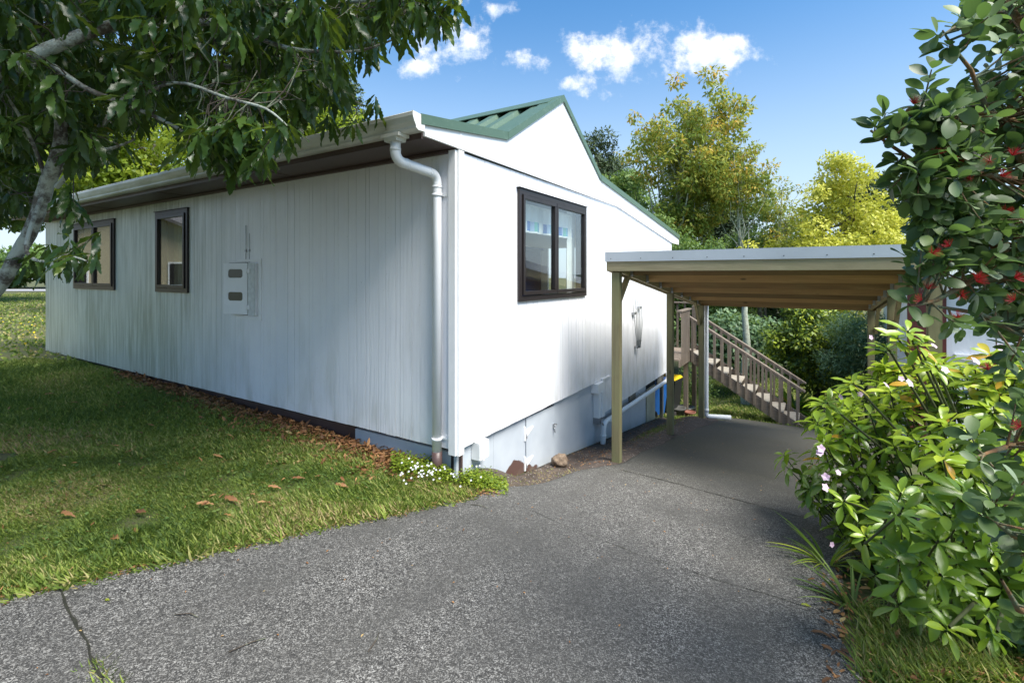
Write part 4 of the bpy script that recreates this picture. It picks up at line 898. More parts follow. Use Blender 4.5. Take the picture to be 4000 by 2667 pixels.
deep = region(800, [(-300, 420, -160, 160, 3.8, 6.0, 14), (-300, 300, 100, 330, 3.8, 5.5, 8), (400, 860, -160, 130, 3.8, 6, 12), (850, 960, -100, 40, 3.5, 5, 2), (300, 560, 110, 280, 4.0, 6, 5), (560, 760, 100, 210, 4.0, 6, 4), (-150, 100, 300, 500, 3.8, 5, 2.5)])
# out-of-frame crown above and behind the view added to shade the lawn
shade = []
while len(shade) < 700:
    tx, ty, tz = RNG.uniform(-9, -.6), RNG.uniform(2.4, 9.0), 0
    s_ = UX * tx + UY * ty; w_ = UY * tx - UX * ty; q_ = float(np.interp(s_, EDGE_S, EDGE_W)) - w_
    if q_ < .85 + .3 * RNG.random() or s_ > S0 - .35: continue
    k_ = RNG.uniform(4.2, 7.0) / sun_dir.z; v = Vector((tx, ty, 0)) + sun_dir * k_
    if v.y > .3 and (v.z - EYE) / v.y < .60 and v.x / v.y > -1.1: continue
    shade.append(v)
for v in [Vector((-3.5, 1.5, 3.4)), Vector((-5, .5, 4)), Vector((-2.5, .6, 4.4)), Vector((-4.5, 2.5, 4.6)), Vector((-2.0, 2.2, 4.3))]: mb.tube([w_l[0] - B, (w_l[0].lerp(v, .5) + Vector((0, 0, .4))) - B, v - B], [.07, .05, .02], 7, cap=False)
def whorls(centres, per, dn, spread):
    P = []; D = []; U = []
    for c in centres:
        ax = Vector((random.gauss(0, .5), random.gauss(0, .5), -.25)).normalized()
        e1 = ax.orthogonal().normalized(); e2 = ax.cross(e1); k = random.randint(*per); ph = random.random() * 6.28
        for j in range(k):
            a = ph + j * 2.4; d = (e1 * math.cos(a) + e2 * math.sin(a)) * spread + ax * random.uniform(.1, .9) + Vector((0, 0, -dn * random.uniform(.4, 1.3)))
            P.append(c - ax * .012 * j); D.append(d.normalized()); U.append(Vector((random.gauss(0, .35), random.gauss(0, .35), 1)))
    return np.array([tuple(p) for p in P]), np.array([tuple(p) for p in D]), np.array([tuple(p) for p in U])
# twigs tie each whorl to its nearest limb
bp = np.array([tuple(p) for p in bpts]); tw = MB()
for c in near:
    i = int(np.argmin(((bp - np.array(tuple(c))) ** 2).sum(1))); q = bpts[i]
    L_ = (q - c).length
    if L_ < 1.3:
        jv = lambda k_: Vector((random.gauss(0, k_), random.gauss(0, k_), random.gauss(0, k_))) * L_
        tw.tube([q - B, q.lerp(c, .25) + jv(.05) - B, q.lerp(c, .5) + jv(.07) - B, q.lerp(c, .75) + jv(.05) - B, c - B], [.0042, .0036, .003, .0024, .0016], 5, cap=False)
bark_mb.build('trunk', M['bark'], ft, fix=False); tw.build('twigs', M['bark2'], ft, fix=False)['kind'] = 'stuff'
P, D, U = whorls(near, (6, 10), .9, .9); n = len(P)
scatter('foliage', leaf_tpl(12, .23, .12, .28, .025, .16, .58, .05), P - np.array(tuple(B)), D, U, .115 + .085 * RNG.random(n), M['rewa'], ft, np.clip(RNG.beta(1.7, 2.6, n), 0, .985) )
P, D, U = whorls(deep, (9, 12), .8, .9); n = len(P)
scatter('inner_foliage', leaf_tpl(6, .24, .12, .25, .02, .14, .55, .05), P - np.array(tuple(B)), D, U, .15 + .09 * RNG.random(n), M['rewa'], ft, RNG.beta(1.6, 2.8, n) * .95)
P, D, U = whorls(shade, (11, 15), .6, .9); n = len(P)
scatter('shade_foliage', leaf_tpl(4, .24, .1, .2), P - np.array(tuple(B)), D, U, .20 + .10 * RNG.random(n), M['rewa'], ft, RNG.beta(2, 2.5, n) * .9)

# ------------------------------------------------------------------ feijoa (right)
fj = empty('feijoa_tree', (2.9, 1.9, hz(2.9, 1.9)), 0, 'feijoa with oval grey green leaves and red brush flowers filling the right edge', 'tree')
B = Vector(fj.location); mb = MB(); bpts = []
FL = [([(2560, 1500, 1.75), (2520, 1000, 1.7), (2430, 760, 1.6), (2340, 640, 1.5), (2290, 560, 1.45), (2250, 520, 1.45), (2200, 490, 1.4), (2120, 470, 1.4)], [.05, .045, .035, .026, .018, .012, .007, .004]),
    ([(2430, 760, 1.6), (2400, 560, 1.5), (2360, 420, 1.45), (2330, 280, 1.4), (2270, 260, 1.35), (2160, 250, 1.3), (2080, 265, 1.3)], [.03, .024, .018, .012, .008, .005, .003]),
    ([(2360, 420, 1.45), (2400, 200, 1.5), (2350, 60, 1.5), (2280, -30, 1.5), (2230, -100, 1.5)], [.022, .016, .012, .008, .005]),
    ([(2340, 640, 1.5), (2240, 640, 1.4), (2150, 690, 1.35), (2090, 705, 1.3)], [.014, .009, .006, .003]),
    ([(2430, 760, 1.6), (2330, 760, 1.5), (2250, 720, 1.4), (2130, 700, 1.35)], [.014, .01, .007, .003]),
    ([(2360, 420, 1.45), (2250, 400, 1.35), (2130, 390, 1.3), (2040, 330, 1.3), (2000, 300, 1.3)], [.014, .009, .006, .004, .003]),
    ([(2270, 260, 1.35), (2230, 160, 1.3), (2190, 110, 1.3), (2165, 70, 1.3)], [.007, .005, .004, .002]),
    ([(2520, 1000, 1.7), (2420, 1050, 1.5), (2330, 1020, 1.35), (2240, 1050, 1.3)], [.02, .012, .008, .003]),
    ([(2520, 1200, 1.7), (2420, 1280, 1.5), (2330, 1230, 1.3), (2260, 1180, 1.2)], [.02, .012, .008, .003]),
    ([(2520, 1300, 1.7), (2420, 1420, 1.5), (2340, 1400, 1.3), (2300, 1330, 1.2)], [.02, .012, .008, .003])]
for pts, rs in FL:
    w3 = [PX(*p) for p in pts]; mb.tube([p - B for p in w3], rs, 8, cap=False)
    for i in range(len(w3) - 1):
        for k in range(5): bpts.append(w3[i].lerp(w3[i + 1], k / 5))
bp = np.array([tuple(p) for p in bpts])
tips = region(640, [(2230, 2500, -60, 230, 1.2, 1.9, 8), (2170, 2500, 200, 600, 1.2, 2.0, 18), (2075, 2220, 240, 450, 1.2, 1.5, 6), (2210, 2500, 580, 760, 1.25, 1.9, 6), (2110, 2240, 450, 600, 1.25, 1.6, 4.5),
    (2290, 2500, 800, 1000, 1.25, 1.8, 2), (2290, 2500, 950, 1250, 1.15, 1.7, 2.2), (2310, 2500, 1200, 1500, 1.15, 1.6, 2.2)])
tips += [PX(*q) for q in ((2150, 80, 1.3), (2175, 110, 1.3), (2140, 160, 1.25), (2010, 290, 1.3), (2030, 320, 1.3), (2035, 260, 1.3), (2060, 370, 1.3), (2050, 430, 1.3), (2080, 460, 1.3), (2090, 700, 1.3), (2100, 650, 1.35), (2080, 590, 1.35), (2130, 730, 1.35), (2200, 760, 1.35),
    (2230, 20, 1.35), (2260, 10, 1.35), (2250, 1060, 1.25), (2280, 1150, 1.2), (2250, 1180, 1.2), (2230, 1000, 1.3))]
P = []; D = []; U = []
for c in tips:
    i = int(np.argmin(((bp - np.array(tuple(c))) ** 2).sum(1))); q = bpts[i]; L = (c - q).length
    if L > .7: q = c + (q - c) * (.35 / L)
    mb.tube([q - B, (q.lerp(c, .5) + Vector((0, 0, -.01))) - B, c - B], [.0035, .0025, .0015], 5, cap=False)
    ax = (c - q).normalized(); e1 = ax.orthogonal().normalized(); e2 = ax.cross(e1)
    nl = random.randint(3, 5)
    for j in range(nl):
        a = j * math.pi / 2 + random.uniform(-.3, .3); b0 = c.lerp(q, j * .16)
        for s_ in (0, math.pi):
            d = (e1 * math.cos(a + s_) + e2 * math.sin(a + s_)) + ax * random.uniform(.3, .9)
            P.append(tuple(b0)); D.append(tuple(d)); U.append((random.gauss(0, .6), random.gauss(-.3, .6), .7))
mb.build('trunk', M['bark4'], fj, fix=False); P = np.array(P); n = len(P)
scatter('foliage', leaf_tpl(8, .54, .09, .14, 0, 0, .55, .10, .55), P - np.array(tuple(B)), D, U, .032 + .034 * RNG.random(n) ** .8, M['feij'], fj, np.clip(RNG.beta(2, 2.3, n) + (RNG.random(n) < .06) * .5, 0, 1))
# one brush flower, copied
k = 60; d0 = rand_dir(k); d0[:, 2] = np.abs(d0[:, 2]) + .7
fp = (2075, 262, 1.28)
stam = np.array([(-.018, 0, 0), (.018, 0, 0), (.012, 1, 0), (-.012, 1, 0)]), np.array([(0, 1, 2, 3)])
flo = scatter('flower', stam, np.zeros((k, 3)), d0, rand_dir(k), .017 + .006 * RNG.random(k), M['red'], fj)
spots = [(2075, 262, 1.26), (2098, 240, 1.26), (2213, 372, 1.24), (2203, 398, 1.25), (2298, 405, 1.22), (2182, 567, 1.24), (2132, 665, 1.26), (2118, 690, 1.25), (2208, 680, 1.24), (2245, 640, 1.22), (2200, 730, 1.24), (2150, 500, 1.3), (2120, 480, 1.28), (2330, 690, 1.2), (2270, 850, 1.2), (2345, 980, 1.1)] + [(random.uniform(2110, 2345), random.uniform(330, 780), random.uniform(1.12, 1.3)) for _ in range(8)]
for i, s_ in enumerate(spots):
    o = flo if i == 0 else flo.copy()
    if i: COL.objects.link(o); o.parent = fj
    o.location = PX(*s_) - B; o.rotation_euler = (random.uniform(-1.2, 1.2), random.uniform(-1.2, 1.2), 0)
mb = MB()
for i in range(40):
    c = random.choice(tips[:230]) - B; r_ = random.uniform(.004, .007); mb.lathe([(.001, -r_), (r_ * .8, -r_ * .5), (r_, 0), (r_ * .8, r_ * .6), (.001, r_)], (c.x, c.y, c.z - .01), 8)
mb.build('buds', plain('grey_green_bud', (.22, .25, .20), .8), fj, fix=False)['kind'] = 'stuff'
# ------------------------------------------------------------------ whorled flowering bush (right)
vb = empty('flowering_bush', (3.0, 3.2, hz(3.0, 3.2)), 0, 'glossy lime green bush with leaf whorls and pale pink flowers beside the driveway', 'bush')
B = Vector(vb.location); C0 = Vector((3.22, 3.08, .08)); R0 = Vector((1.04, 1.28, .80)); cs = []; mb = MB(); P = []; D = []; U = []; Rn = []
def whorl(c, ax, k, L, lv):
    e1 = ax.orthogonal().normalized(); e2 = ax.cross(e1); ph = random.random() * 6.28
    for j in range(k):
        a = ph + j * 2.399; t = j / k; d = (e1 * math.cos(a) + e2 * math.sin(a)) * 1.0 + ax * (.75 - 1.0 * (1 - t)) 
        P.append(c - ax * .02 * (1 - t) * 1.6); D.append((d + Vector((random.gauss(0, .16), random.gauss(0, .16), random.gauss(0, .2)))).normalized()); U.append(ax + Vector((random.gauss(0, .35), random.gauss(0, .35), .2))); Rn.append((lv + random.gauss(0, .14), L * random.uniform(.55, 1.2)))
tops = []
for i in range(1800):
    d = Vector(rand_dir(1)[0])
    if d.z < -.6 or d.y > .6: continue
    t = 1.0 if i < 1050 else random.uniform(.62, .95)
    k_ = 1 + .16 * mn.noise(d * 2.3) + .05 * random.gauss(0, 1)
    c = C0 + Vector((d.x * R0.x, d.y * R0.y, d.z * R0.z)) * t * k_
    if c.z < hz(c.x, c.y) + .06: c.z = hz(c.x, c.y) + .06 + random.random() * .1
    if (c.x - 0) / max(c.y, .3) > 1.5 or c.y < 1.35: continue
    ax = (d * .75 + Vector((0, 0, .65)) + Vector((random.gauss(0, .2), random.gauss(0, .2), 0))).normalized()
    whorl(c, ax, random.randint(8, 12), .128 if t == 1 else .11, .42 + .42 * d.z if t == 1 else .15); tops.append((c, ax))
    q = c - ax * .22 - Vector((0, 0, .06)); mb.tube([q - B, q.lerp(c, .55) - B + Vector((0, 0, -.01)), c - B], [.005, .0045, .004], 6, cap=False)
for sx_, sy_, d_, sz in ((2062, 775, 2.9, 1.15), (2110, 790, 2.85, 1.0), (2040, 800, 3.0, 1.0), (2085, 760, 2.9, 1.2), (2150, 840, 2.8, .9), (1960, 880, 3.0, .9), (1900, 925, 3.1, .9), (2170, 1180, 2.0, .85), (2060, 1290, 2.2, 1), (2160, 1320, 1.95, .85), (2180, 1440, 1.9, .8), (2090, 1150, 2.3, 1), (1990, 1230, 2.6, 1.0), (1940, 1150, 2.8, 1), (2290, 1450, 1.8, .75)):
    c = PX(sx_, sy_, d_); ax = Vector((random.gauss(0, .15), -.35, .9)).normalized(); whorl(c, ax, 12, .115 * sz, .7 if sy_ < 1000 else .48); tops.append((c, ax))
    q = C0.lerp(c, .7) - Vector((0, 0, .12)); mb.tube([q - B, q.lerp(c, .6) - B, c - B], [.008, .007, .006], 7, cap=False)
for i in range(130):
    c = PX(random.uniform(1985, 2420), random.uniform(1130, 1420), random.uniform(1.95, 2.7))
    if c.z < hz(c.x, c.y) + .05 or UY * c.x - UX * c.y < .30: continue
    ax = Vector((random.gauss(-.2, .25), -.45, .85)).normalized(); whorl(c, ax, random.randint(7, 11), .105, .30)
    q = c - ax * .2 + Vector((.03, .08, -.05)); mb.tube([q - B, c - B], [.005, .004], 6, cap=False)
for i in range(14): q = C0 + Vector((random.uniform(-.5, .5), random.uniform(-.6, .6), 0)); mb.tube([Vector((random.uniform(-.2, .2), random.uniform(-.2, .2), -.05)), q - B], [.02, .012], 7, cap=False)
mb.build('stems', plain('green_brown_stem', (.05, .06, .02), .7), vb, fix=False)
P = np.array([tuple(p) for p in P]); D = np.array([tuple(p) for p in D]); U = np.array([tuple(p) for p in U]); Rn = np.array(Rn)
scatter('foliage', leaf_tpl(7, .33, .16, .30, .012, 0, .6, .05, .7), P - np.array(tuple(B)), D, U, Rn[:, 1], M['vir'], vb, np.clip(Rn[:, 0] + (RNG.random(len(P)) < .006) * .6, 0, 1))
pet = leaf_tpl(4, .85, .15, .2, 0, 0, .6)
def flower(parent, mat, k=5, L=.026):
    a = np.arange(k) * 2 * math.pi / k; d = np.stack([np.cos(a), np.sin(a), np.full(k, .35)], 1)
    return scatter('flower', pet, np.zeros((k, 3)), d, np.tile([0, 0, 1.], (k, 1)), L, mat, parent)
f0 = flower(vb, M['petal_p']); vs_ = [(1882, 1040, 3.0), (1925, 1085, 2.9), (1885, 1030, 3.0), (1897, 1095, 2.95), (2088, 880, 2.75), (1930, 912, 3.05), (2000, 775, 2.95), (1910, 1250, 2.8), (2145, 795, 2.8), (2070, 870, 2.8), (1975, 905, 3.0), (2170, 850, 2.7), (2240, 830, 2.7), (2300, 800, 2.6), (2035, 885, 2.85), (1895, 1120, 2.9)]
for i, s_ in enumerate(vs_):
    o = f0 if i == 0 else f0.copy()
    if i: COL.objects.link(o); o.parent = vb
    o.location = PX(*s_) - B; o.rotation_euler = (random.uniform(.6, 1.4), random.uniform(-.5, .5), random.uniform(-.6, .6)); o.scale = (random.uniform(.6, 1.1),) * 3
# ------------------------------------------------------------------ strap leaf clumps
def strap(name, p, n_, L, mat, label, w=.05):
    z = hz(p.x, p.y); r_ = empty(name, (p.x, p.y, z), 0, label, 'plant')
    a = RNG.random(n_) * 6.28; el = RNG.uniform(.35, 1.3, n_); d = np.stack([np.cos(a) * np.cos(el), np.sin(a) * np.cos(el), np.sin(el)], 1)
    scatter('leaves', leaf_tpl(8, w, .25, .45, 0, 0, .35), np.stack([np.cos(a) * .03, np.sin(a) * .03, np.zeros(n_)], 1), d, np.tile([0, 0, 1.], (n_, 1)), L * RNG.uniform(.6, 1.1, n_), mat, r_); return r_
strap('strap_leaf_plant', at(1900, 1290), 40, .34, M['vir'], 'strap leaved clump at the driveway edge under the flowering bush')
strap('strap_leaf_plant', at(1960, 1390), 40, .30, M['mid'], 'dark strap leaved clump nearest the camera under the flowering bush')
q = PX(1822, 905, 12.4); strap('agave_clump', q.xy, 60, .75, M['vir'], 'spiky bright green clump on the back lawn behind the stairs', .16)
# fern frond glimpsed through the feijoa
q = PX(2205, 612, 5.5); fn = empty('palm_frond', (q.x, q.y, q.z), 0, 'feathery yellow green palm frond beyond the carport corner', 'palm')
k = 60; t = np.linspace(0, 1, k); bse = np.stack([-.45 + t * .9, 0 * t, .18 * np.sin(t * 3.1) - .05], 1); dd = np.stack([.5 + 0 * t, .0 * t, np.where(np.arange(k) % 2, -1., 1.)], 1)
scatter('leaflets', leaf_tpl(3, .07), bse, dd, np.tile([0, -1., 0], (k, 1)), .28, M['lime'], fn); fn.scale = (.55, .55, .55)
MB().tube([tuple(b) for b in bse[::6]] + [(.9, .2, -.5), (1.1, .3, hz(q.x + 1.1, q.y) - q.z)], .012, 6).build('stem', M['bark4'], fn)

# ------------------------------------------------------------------ grass, litter, small plants
blade = np.array([(-.5, 0, 0), (.5, 0, 0), (.40, .55, -.05), (-.40, .55, -.05), (.05, 1.0, -.28), (-.05, 1.0, -.28)]) * np.array([.12, 1, 1]), np.array([(0, 1, 2, 3), (3, 2, 4, 5)])
def grass(name, XY, L, lean, mat, wd=1., dry=None, **kw):
    n_ = len(XY); Z = height(XY[:, 0], XY[:, 1]); P = np.stack([XY[:, 0], XY[:, 1], Z - .003], 1); a = RNG.random(n_) * 6.28
    D = np.stack([np.cos(a) * lean, np.sin(a) * lean, np.ones(n_)], 1); D[:, :2] *= RNG.uniform(.2, 1.4, n_)[:, None]
    t = blade[0] * np.array([wd, 1, 1]); return tag(scatter(name, (t, blade[1]), P, D, np.stack([-np.sin(a), np.cos(a), .3 * np.ones(n_)], 1), L * RNG.uniform(.5, 1.25, n_), mat, None, dry, False), kind='stuff', **kw)
def lawn_pts(n_, x0, x1, y0, y1, slack=0):
    X = RNG.uniform(x0, x1, n_); Y = RNG.uniform(y0, y1, n_); s = UX * X + UY * Y; w = UY * X - UX * Y; xl = s - S0
    q = np.interp(s, EDGE_S, EDGE_W) + slack * RNG.random(n_) - w; ok = (q > 0) & (xl < -.03) & (X / Y > -1.16 - .3 / Y)
    return np.stack([X, Y], 1)[ok]
A1 = lawn_pts(260000, -4.2, -.3, 2.0, 4.7, .13)
A2 = lawn_pts(200000, -8.5, -1.2, 4.2, 8.5)
dn = RNG.random(len(A1)) < .92; A1 = A1[dn]
s1 = UX * A1[:, 0] + UY * A1[:, 1]; q1 = np.interp(s1, EDGE_S, EDGE_W) - (UY * A1[:, 0] - UX * A1[:, 1])
pat = np.array([mn.noise(Vector((x * 1.1, y * 1.9, 0))) for x, y in A1]); dry = np.clip(RNG.random(len(A1)) ** 1.2 * .85 + .5 * pat + .12 * (q1 < .7), 0, 1); hv = np.array([mn.noise(Vector((x * 4.3, y * 4.3, 5))) for x, y in A1])
grass('lawn_grass', A1, np.clip(.040 + .035 * hv + .022 * (q1 < .45) + .02 * (q1 < .12), .016, .1), 1.0, M['grass'], 1.0, dry)
pat = np.array([mn.noise(Vector((x * 1.0, y * 1.0, 0))) for x, y in A2]); dry = np.clip(RNG.random(len(A2)) ** 1.2 * .85 + .5 * pat + .04, 0, 1)
grass('lawn_grass', A2, .055, .8, M['grass'], 1.5, dry)
A5 = np.stack([RNG.uniform(-10, -1.2, 90000), RNG.uniform(-1.5, 8, 90000)], 1); s5 = UX * A5[:, 0] + UY * A5[:, 1]; q5 = np.interp(s5, EDGE_S, EDGE_W) - (UY * A5[:, 0] - UX * A5[:, 1])
A5 = A5[(q5 > 0) & (s5 < S0 - .03) & (A5[:, 0] < -1.12 * A5[:, 1])]
grass('side_lawn_grass', A5, .055, .9, M['grass'], 1.8)
A3 = np.stack([RNG.uniform(-40, -7.5, 70000), RNG.uniform(7, 42, 70000)], 1); A3 = A3[(A3[:, 0] / A3[:, 1] < -.78)]
grass('far_lawn_grass', A3, .07, 1.2, M['grass'], 6.0)
A4 = np.stack([RNG.uniform(2.5, 12, 60000), RNG.uniform(9.5, 18, 60000)], 1); s4 = UX * A4[:, 0] + UY * A4[:, 1]; w4 = UY * A4[:, 0] - UX * A4[:, 1]
A4 = A4[((s4 > 11.4) | (w4 > 1.0) | ((w4 < -1.45) & (s4 > 10.2))) & (s4 > 8)]
grass('back_lawn_grass', A4, .06, .7, M['grass'], 3.0)
# yellow flowers far left in the lawn
k = 220; X = RNG.uniform(-17, -9, k); Y = RNG.uniform(10, 17, k); ok = X / Y < -.93; X, Y = X[ok], Y[ok]
tag(scatter('lawn_flowers', leaf_tpl(2, 1.0), np.stack([X, Y, height(X, Y) + .09], 1), rand_dir(len(X)), np.tile([0, 0, 1.], (len(X), 1)), .05, plain('yellow_petal', (.75, .55, .02), .6)), kind='stuff')
# tufts: joints, right corner, gravel strip
def tuft(name, spots_, per, L, rad, mat, label, **kw):
    XY = np.concatenate([np.array(s_)[None] + RNG.normal(size=(per, 2)) * rad for s_ in spots_]); return grass(name, XY, L, 1.0, mat, **kw)
o = tuft('weeds_in_joints', [at(245, 1560), at(232, 1540), at(260, 1568), at(215, 1530)] , 60, .05, .02, M['grass'], '')
o = tuft('weeds_in_joints', [at(1310, 1218), at(1325, 1222), at(1450, 1268), at(1530, 1297), at(1650, 1338), at(1440, 1082), at(1700, 1150), at(1755, 1120), at(1610, 1335)], 26, .028, .018, M['grass'], '')
XY = np.array([tuple(at(x, y)) for x, y in zip(RNG.uniform(1985, 2352, 500), RNG.uniform(1400, 1568, 500))]); XY = np.repeat(XY, 12, 0) + RNG.normal(size=(6000, 2)) * .03
w5 = UY * XY[:, 0] - UX * XY[:, 1]; XY = XY[w5 > np.interp(UX * XY[:, 0] + UY * XY[:, 1], RE_S, RE_W) - .02]
grass('verge_grass', XY, .085, .9, M['grass'], .8)
XY = np.array([tuple(at(x, y)) for x, y in zip(RNG.uniform(1850, 2352, 700), RNG.uniform(1200, 1568, 700))]); w5 = UY * XY[:, 0] - UX * XY[:, 1]; XY = XY[w5 > np.interp(UX * XY[:, 0] + UY * XY[:, 1], RE_S, RE_W) - .12]
n = len(XY); tag(scatter('verge_litter', leaf_tpl(4, .35, .2, .1, .03), np.column_stack([XY, height(XY[:, 0], XY[:, 1]) + .032]), rand_dir(n) * np.array([1, 1, .2]), rand_dir(n) * .4 + np.array([0, 0, 1]), .02 + .05 * RNG.random(n), M['dead']), kind='stuff')
# leaf litter along the side wall
n = 9000; v_ = RNG.beta(1.0, 1.5, n) * 6.5 + .25; off = .02 + np.abs(RNG.normal(0, 1, n)) * (.16 + .12 * np.exp(-((v_ - 1.8) / 1.6) ** 2))
Xl = -off; X = H0.x + UX * Xl - UY * v_; Y = H0.y + UY * Xl + UX * v_
pile = .055 * np.exp(-(off / .22) ** 2) * RNG.random(n)
tag(scatter('leaf_litter', leaf_tpl(5, .34, .25, .35, .05, .12), np.stack([X, Y, height(X, Y) + .008 + pile], 1), rand_dir(n) * np.array([1, 1, .3]) + [0, 0, .04], rand_dir(n) * .7 + np.array([0, 0, .8]), .03 + .06 * RNG.random(n), M['dead'], None, RNG.beta(1.6, 2.2, n)), kind='stuff')
n = 110; X = RNG.uniform(-6, -1.0, n); Y = RNG.uniform(2.8, 6.8, n); s = UX * X + UY * Y; w = UY * X - UX * Y; ok = (s - S0 < -.15) & (np.interp(s, EDGE_S, EDGE_W) - w > .15); X, Y = X[ok], Y[ok]; n = len(X)
tag(scatter('scattered_leaves', leaf_tpl(6, .25, .2, .25, .04, .1), np.stack([X, Y, height(X, Y) + .045], 1), rand_dir(n) * np.array([1, 1, .15]), rand_dir(n) * .35 + np.array([0, 0, 1]), .045 + .055 * RNG.random(n), M['dead'], None, .3 + .7 * RNG.random(n)), kind='stuff')
n = 1500; XY = lawn_pts(9000, -4.5, -.6, 2.2, 6.5)[:n]; n = len(XY)
tag(scatter('lawn_clover', leaf_tpl(2, 1.1, .1, .1), np.column_stack([XY, height(XY[:, 0], XY[:, 1]) + .022 + .02 * RNG.random(n)]), rand_dir(n) * np.array([1, 1, .2]), rand_dir(n) * .3 + np.array([0, 0, 1]), .014 + .016 * RNG.random(n), M['mid']), kind='stuff')
n = 500; XY = lawn_pts(6000, -5, -.6, 2.2, 7.0)[-n:]; n = len(XY)
tag(scatter('lawn_thatch', leaf_tpl(3, .22, .2, .3, .04), np.column_stack([XY, height(XY[:, 0], XY[:, 1]) + .03]), rand_dir(n) * np.array([1, 1, .2]), rand_dir(n) * .6 + np.array([0, 0, 1]), .018 + .03 * RNG.random(n), M['dead']), kind='stuff')
# edge fringe: dead runners and soil crumbs where lawn meets concrete
ss_ = RNG.uniform(-.5, 3.4, 1600); ww_ = np.interp(ss_, EDGE_S, EDGE_W) + RNG.normal(.02, .035, 1600); X = UX * ss_ + UY * ww_; Y = UY * ss_ - UX * ww_
tag(scatter('edge_litter', leaf_tpl(3, .12, .1, .3, .05), np.column_stack([X, Y, height(X, Y) + .028]), rand_dir(1600) * np.array([1, 1, .15]), np.tile([0, 0, 1.], (1600, 1)), .02 + .05 * RNG.random(1600), M['dead'], None, RNG.random(1600) * .9), kind='stuff')
# single big fallen leaves
for (x, y, L, r_, lb) in ((275, 1248, .13, .6, 'curled tan leaf standing in the grass at the lower left'), (515, 1150, .15, .55, 'long orange brown leaf on the lawn, largest of the middle pair'), (450, 1166, .12, .8, 'pale orange leaf on the lawn left of the long brown one'),
        (335, 1186, .13, .3, 'dark brown leaf on the lawn right of the curled tan leaf'), (140, 1186, .12, .6, 'small tan leaf on the lawn nearest the left edge'), (770, 1120, .13, .6, 'orange leaf on the grass below the leaf pile'), (615, 1125, .11, .7, 'thin orange leaf on the lawn between the middle pair and the pile'),
        (630, 1210, .09, .95, 'pale green leaf lying at the lawn edge by the driveway'), (80, 1358, .11, .95, 'yellow green lobed leaf at the corner of lawn and driveway'), (40, 1362, .10, .95, 'second yellow green leaf at the left edge of the driveway'), (251, 1382, .05, .95, 'tiny green leaf on the concrete near the joint'), (1840, 1390, .06, .95, 'pale yellow leaf on the driveway by the bush')):
    p = at(x, y); mt = M['lime'] if r_ > .9 else M['dead']
    o = scatter('fallen_leaf', leaf_tpl(10, .26, .3, .35, .05, .22), np.zeros((1, 3)), [[random.choice((-1, 1)), random.uniform(-.4, .4), .08]], [[random.uniform(-.3, .3), -.5, 1]], L * .85, mt, None, [min(r_, .9)])
    o.location = (p.x, p.y, hz(p.x, p.y) + (.05 if r_ <= .9 else .03)); tag(o, lb, 'leaf', 'single fallen leaves')
# twigs on the drive
for (x0, y0_, x1, y1_, lb) in ((525, 1500, 610, 1468, 'long curved twig on the concrete in the lower left'), (400, 1414, 455, 1420, 'short thin twig on the concrete near the joint'), (845, 1500, 870, 1455, 'pale forked twig on the concrete at the bottom centre'), (1080, 1160, 1120, 1168, 'pale twig at the end of the lawn')):
    a = at(x0, y0_); b = at(x1, y1_); m_ = a.lerp(b, .5) + Vector((.01, .015)); z = hz(a.x, a.y) + .028
    o = MB().tube([(0, 0, 0), (m_.x - a.x, m_.y - a.y, hz(m_.x, m_.y) + .031 - z), (b.x - a.x, b.y - a.y, hz(b.x, b.y) + .028 - z)], [.0025, .003, .0015], 6).build('twig', M['bark2'])
    o.location = (a.x, a.y, z); tag(o, lb, 'twig', 'twigs lying on the ground')
# small chips and petals scattered on the concrete
k = 420; X = RNG.uniform(-2, 4.2, k); Y = RNG.uniform(1.6, 9, k); s = UX * X + UY * Y; w = UY * X - UX * Y; ok = (w < np.interp(s, RE_S, RE_W) - .02) & (w > np.interp(s, EDGE_S, EDGE_W) + .05); X, Y = X[ok], Y[ok]; n = len(X)
tag(scatter('driveway_litter', leaf_tpl(2, .5), np.stack([X, Y, height(X, Y) + .028], 1), rand_dir(n) * np.array([1, 1, .1]), np.tile([0, 0, 1.], (n, 1)), .008 + .014 * RNG.random(n), M['dead'], None, .4 + .6 * RNG.random(n)), kind='stuff')
# dry straw beside the access door, soil litter
XY = np.array([tuple(at(x, y)) for x, y in zip(RNG.uniform(1170, 1420, 900), RNG.uniform(1075, 1120, 900))]); l_ = np.array([w2loc(*p) for p in XY]); sw = UY * XY[:, 0] - UX * XY[:, 1]
XY = XY[(l_[:, 1] < -.02) & (sw < np.interp(UX * XY[:, 0] + UY * XY[:, 1], EDGE_S, EDGE_W) + .02) & (l_[:, 0] < 2.1)]; XY = np.repeat(XY, 3, 0) + RNG.normal(size=(3 * len(XY), 2)) * .01
grass('dry_straw', XY, .045, 2.6, M['straw'], 1.0)
n = 900; xl = RNG.uniform(1.6, 6.5, n); yl = RNG.uniform(-.75, -.03, n); X = H0.x + UX * xl - UY * yl; Y = H0.y + UY * xl + UX * yl
tag(scatter('soil_litter', leaf_tpl(3, .3, .2, .2, .03), np.stack([X, Y, height(X, Y) + .02], 1), rand_dir(n) * np.array([1, 1, .2]), rand_dir(n) * .4 + np.array([0, 0, 1]), .015 + .03 * RNG.random(n), M['dead']), kind='stuff')
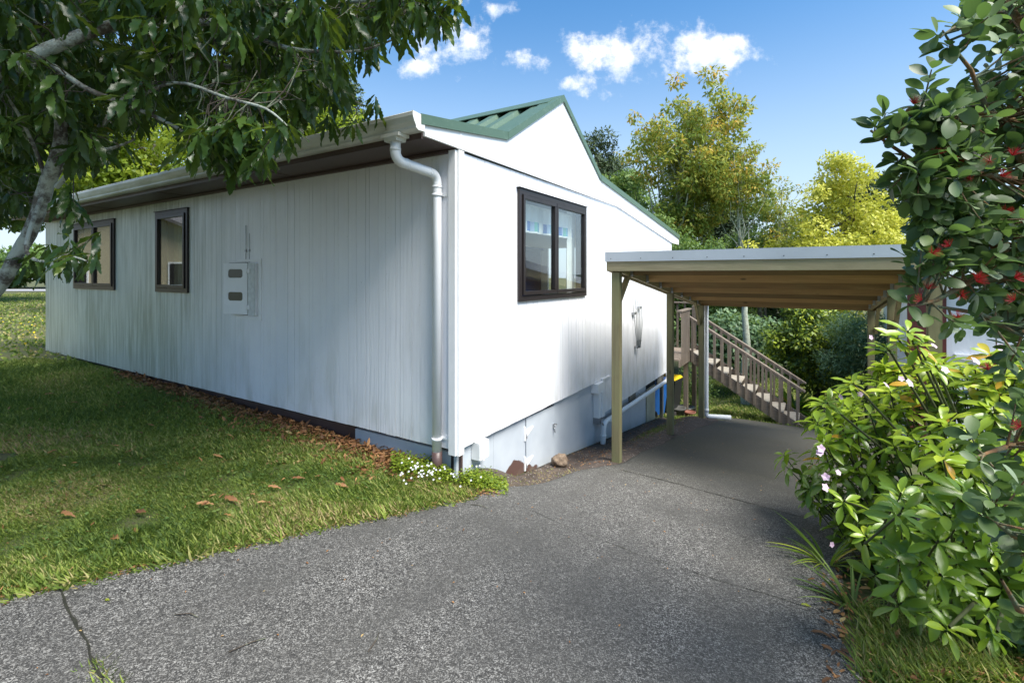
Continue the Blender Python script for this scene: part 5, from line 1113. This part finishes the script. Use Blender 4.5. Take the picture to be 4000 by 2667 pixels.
n = 2600; xl = RNG.normal(4.6, .55, n); yl = RNG.uniform(-.62, -.28, n); X = H0.x + UX * xl - UY * yl; Y = H0.y + UY * xl + UX * yl; grass('gravel_weeds', np.stack([X, Y], 1), .035, .9, M['grass'], 1.2)
# corner flowers: low mound of leaves with white blooms
fb = at(1010, 1085); cf = empty('corner_flowers', (fb.x, fb.y, hz(fb.x, fb.y)), 0, 'low clump of small white flowers at the foot of the downpipe', 'flower bed')
n = 5200; xs_ = RNG.uniform(900, 1165, n); ys_ = 1072 + (xs_ - 900) * .16 + RNG.normal(0, 11, n); XY = np.array([tuple(at(x, y)) for x, y in zip(xs_, ys_)]); l_ = np.array([w2loc(*p) for p in XY])
ok = (l_[:, 1] < -.03) | (l_[:, 0] < -.02); XY = XY[ok]; xs_ = xs_[ok]; n = len(XY); hgt = RNG.random(n) * .11 * np.clip((1180 - xs_) / 120, .25, 1)
P = np.column_stack([XY, height(XY[:, 0], XY[:, 1]) + .01 + hgt]) - np.array(tuple(cf.location))
scatter('leaves', leaf_tpl(3, .9, .1, .2), P, rand_dir(n) * np.array([1, 1, .4]), rand_dir(n) * .4 + np.array([0, 0, 1]), .012 + .014 * RNG.random(n), M['lime'], cf, RNG.random(n) * .8)
xs_ = np.concatenate([RNG.normal(958, 24, 44), RNG.normal(1055, 38, 24)]); ys_ = np.concatenate([RNG.normal(1078, 13, 44), RNG.normal(1078, 14, 24)]); fpos = [at(x, y + 26) for x, y in zip(xs_, ys_)]; fpos = [p for p in fpos if w2loc(*p)[0] < -.05 or w2loc(*p)[1] < -.05]
P = []; D = []
for p in fpos:
    z = hz(*p) + random.uniform(.09, .15); c = Vector((p.x, p.y, z)) - Vector(cf.location)
    for j in range(5): a = j * 1.2566 + z * 90; P.append(tuple(c)); D.append((math.cos(a), math.sin(a) * .6 - .2, .25 + .6 * math.sin(a)))
n = len(P); scatter('blossoms', leaf_tpl(2, .8), P, D, np.tile([0, -1., .5], (n, 1)), .0095, M['petal_w'], cf)
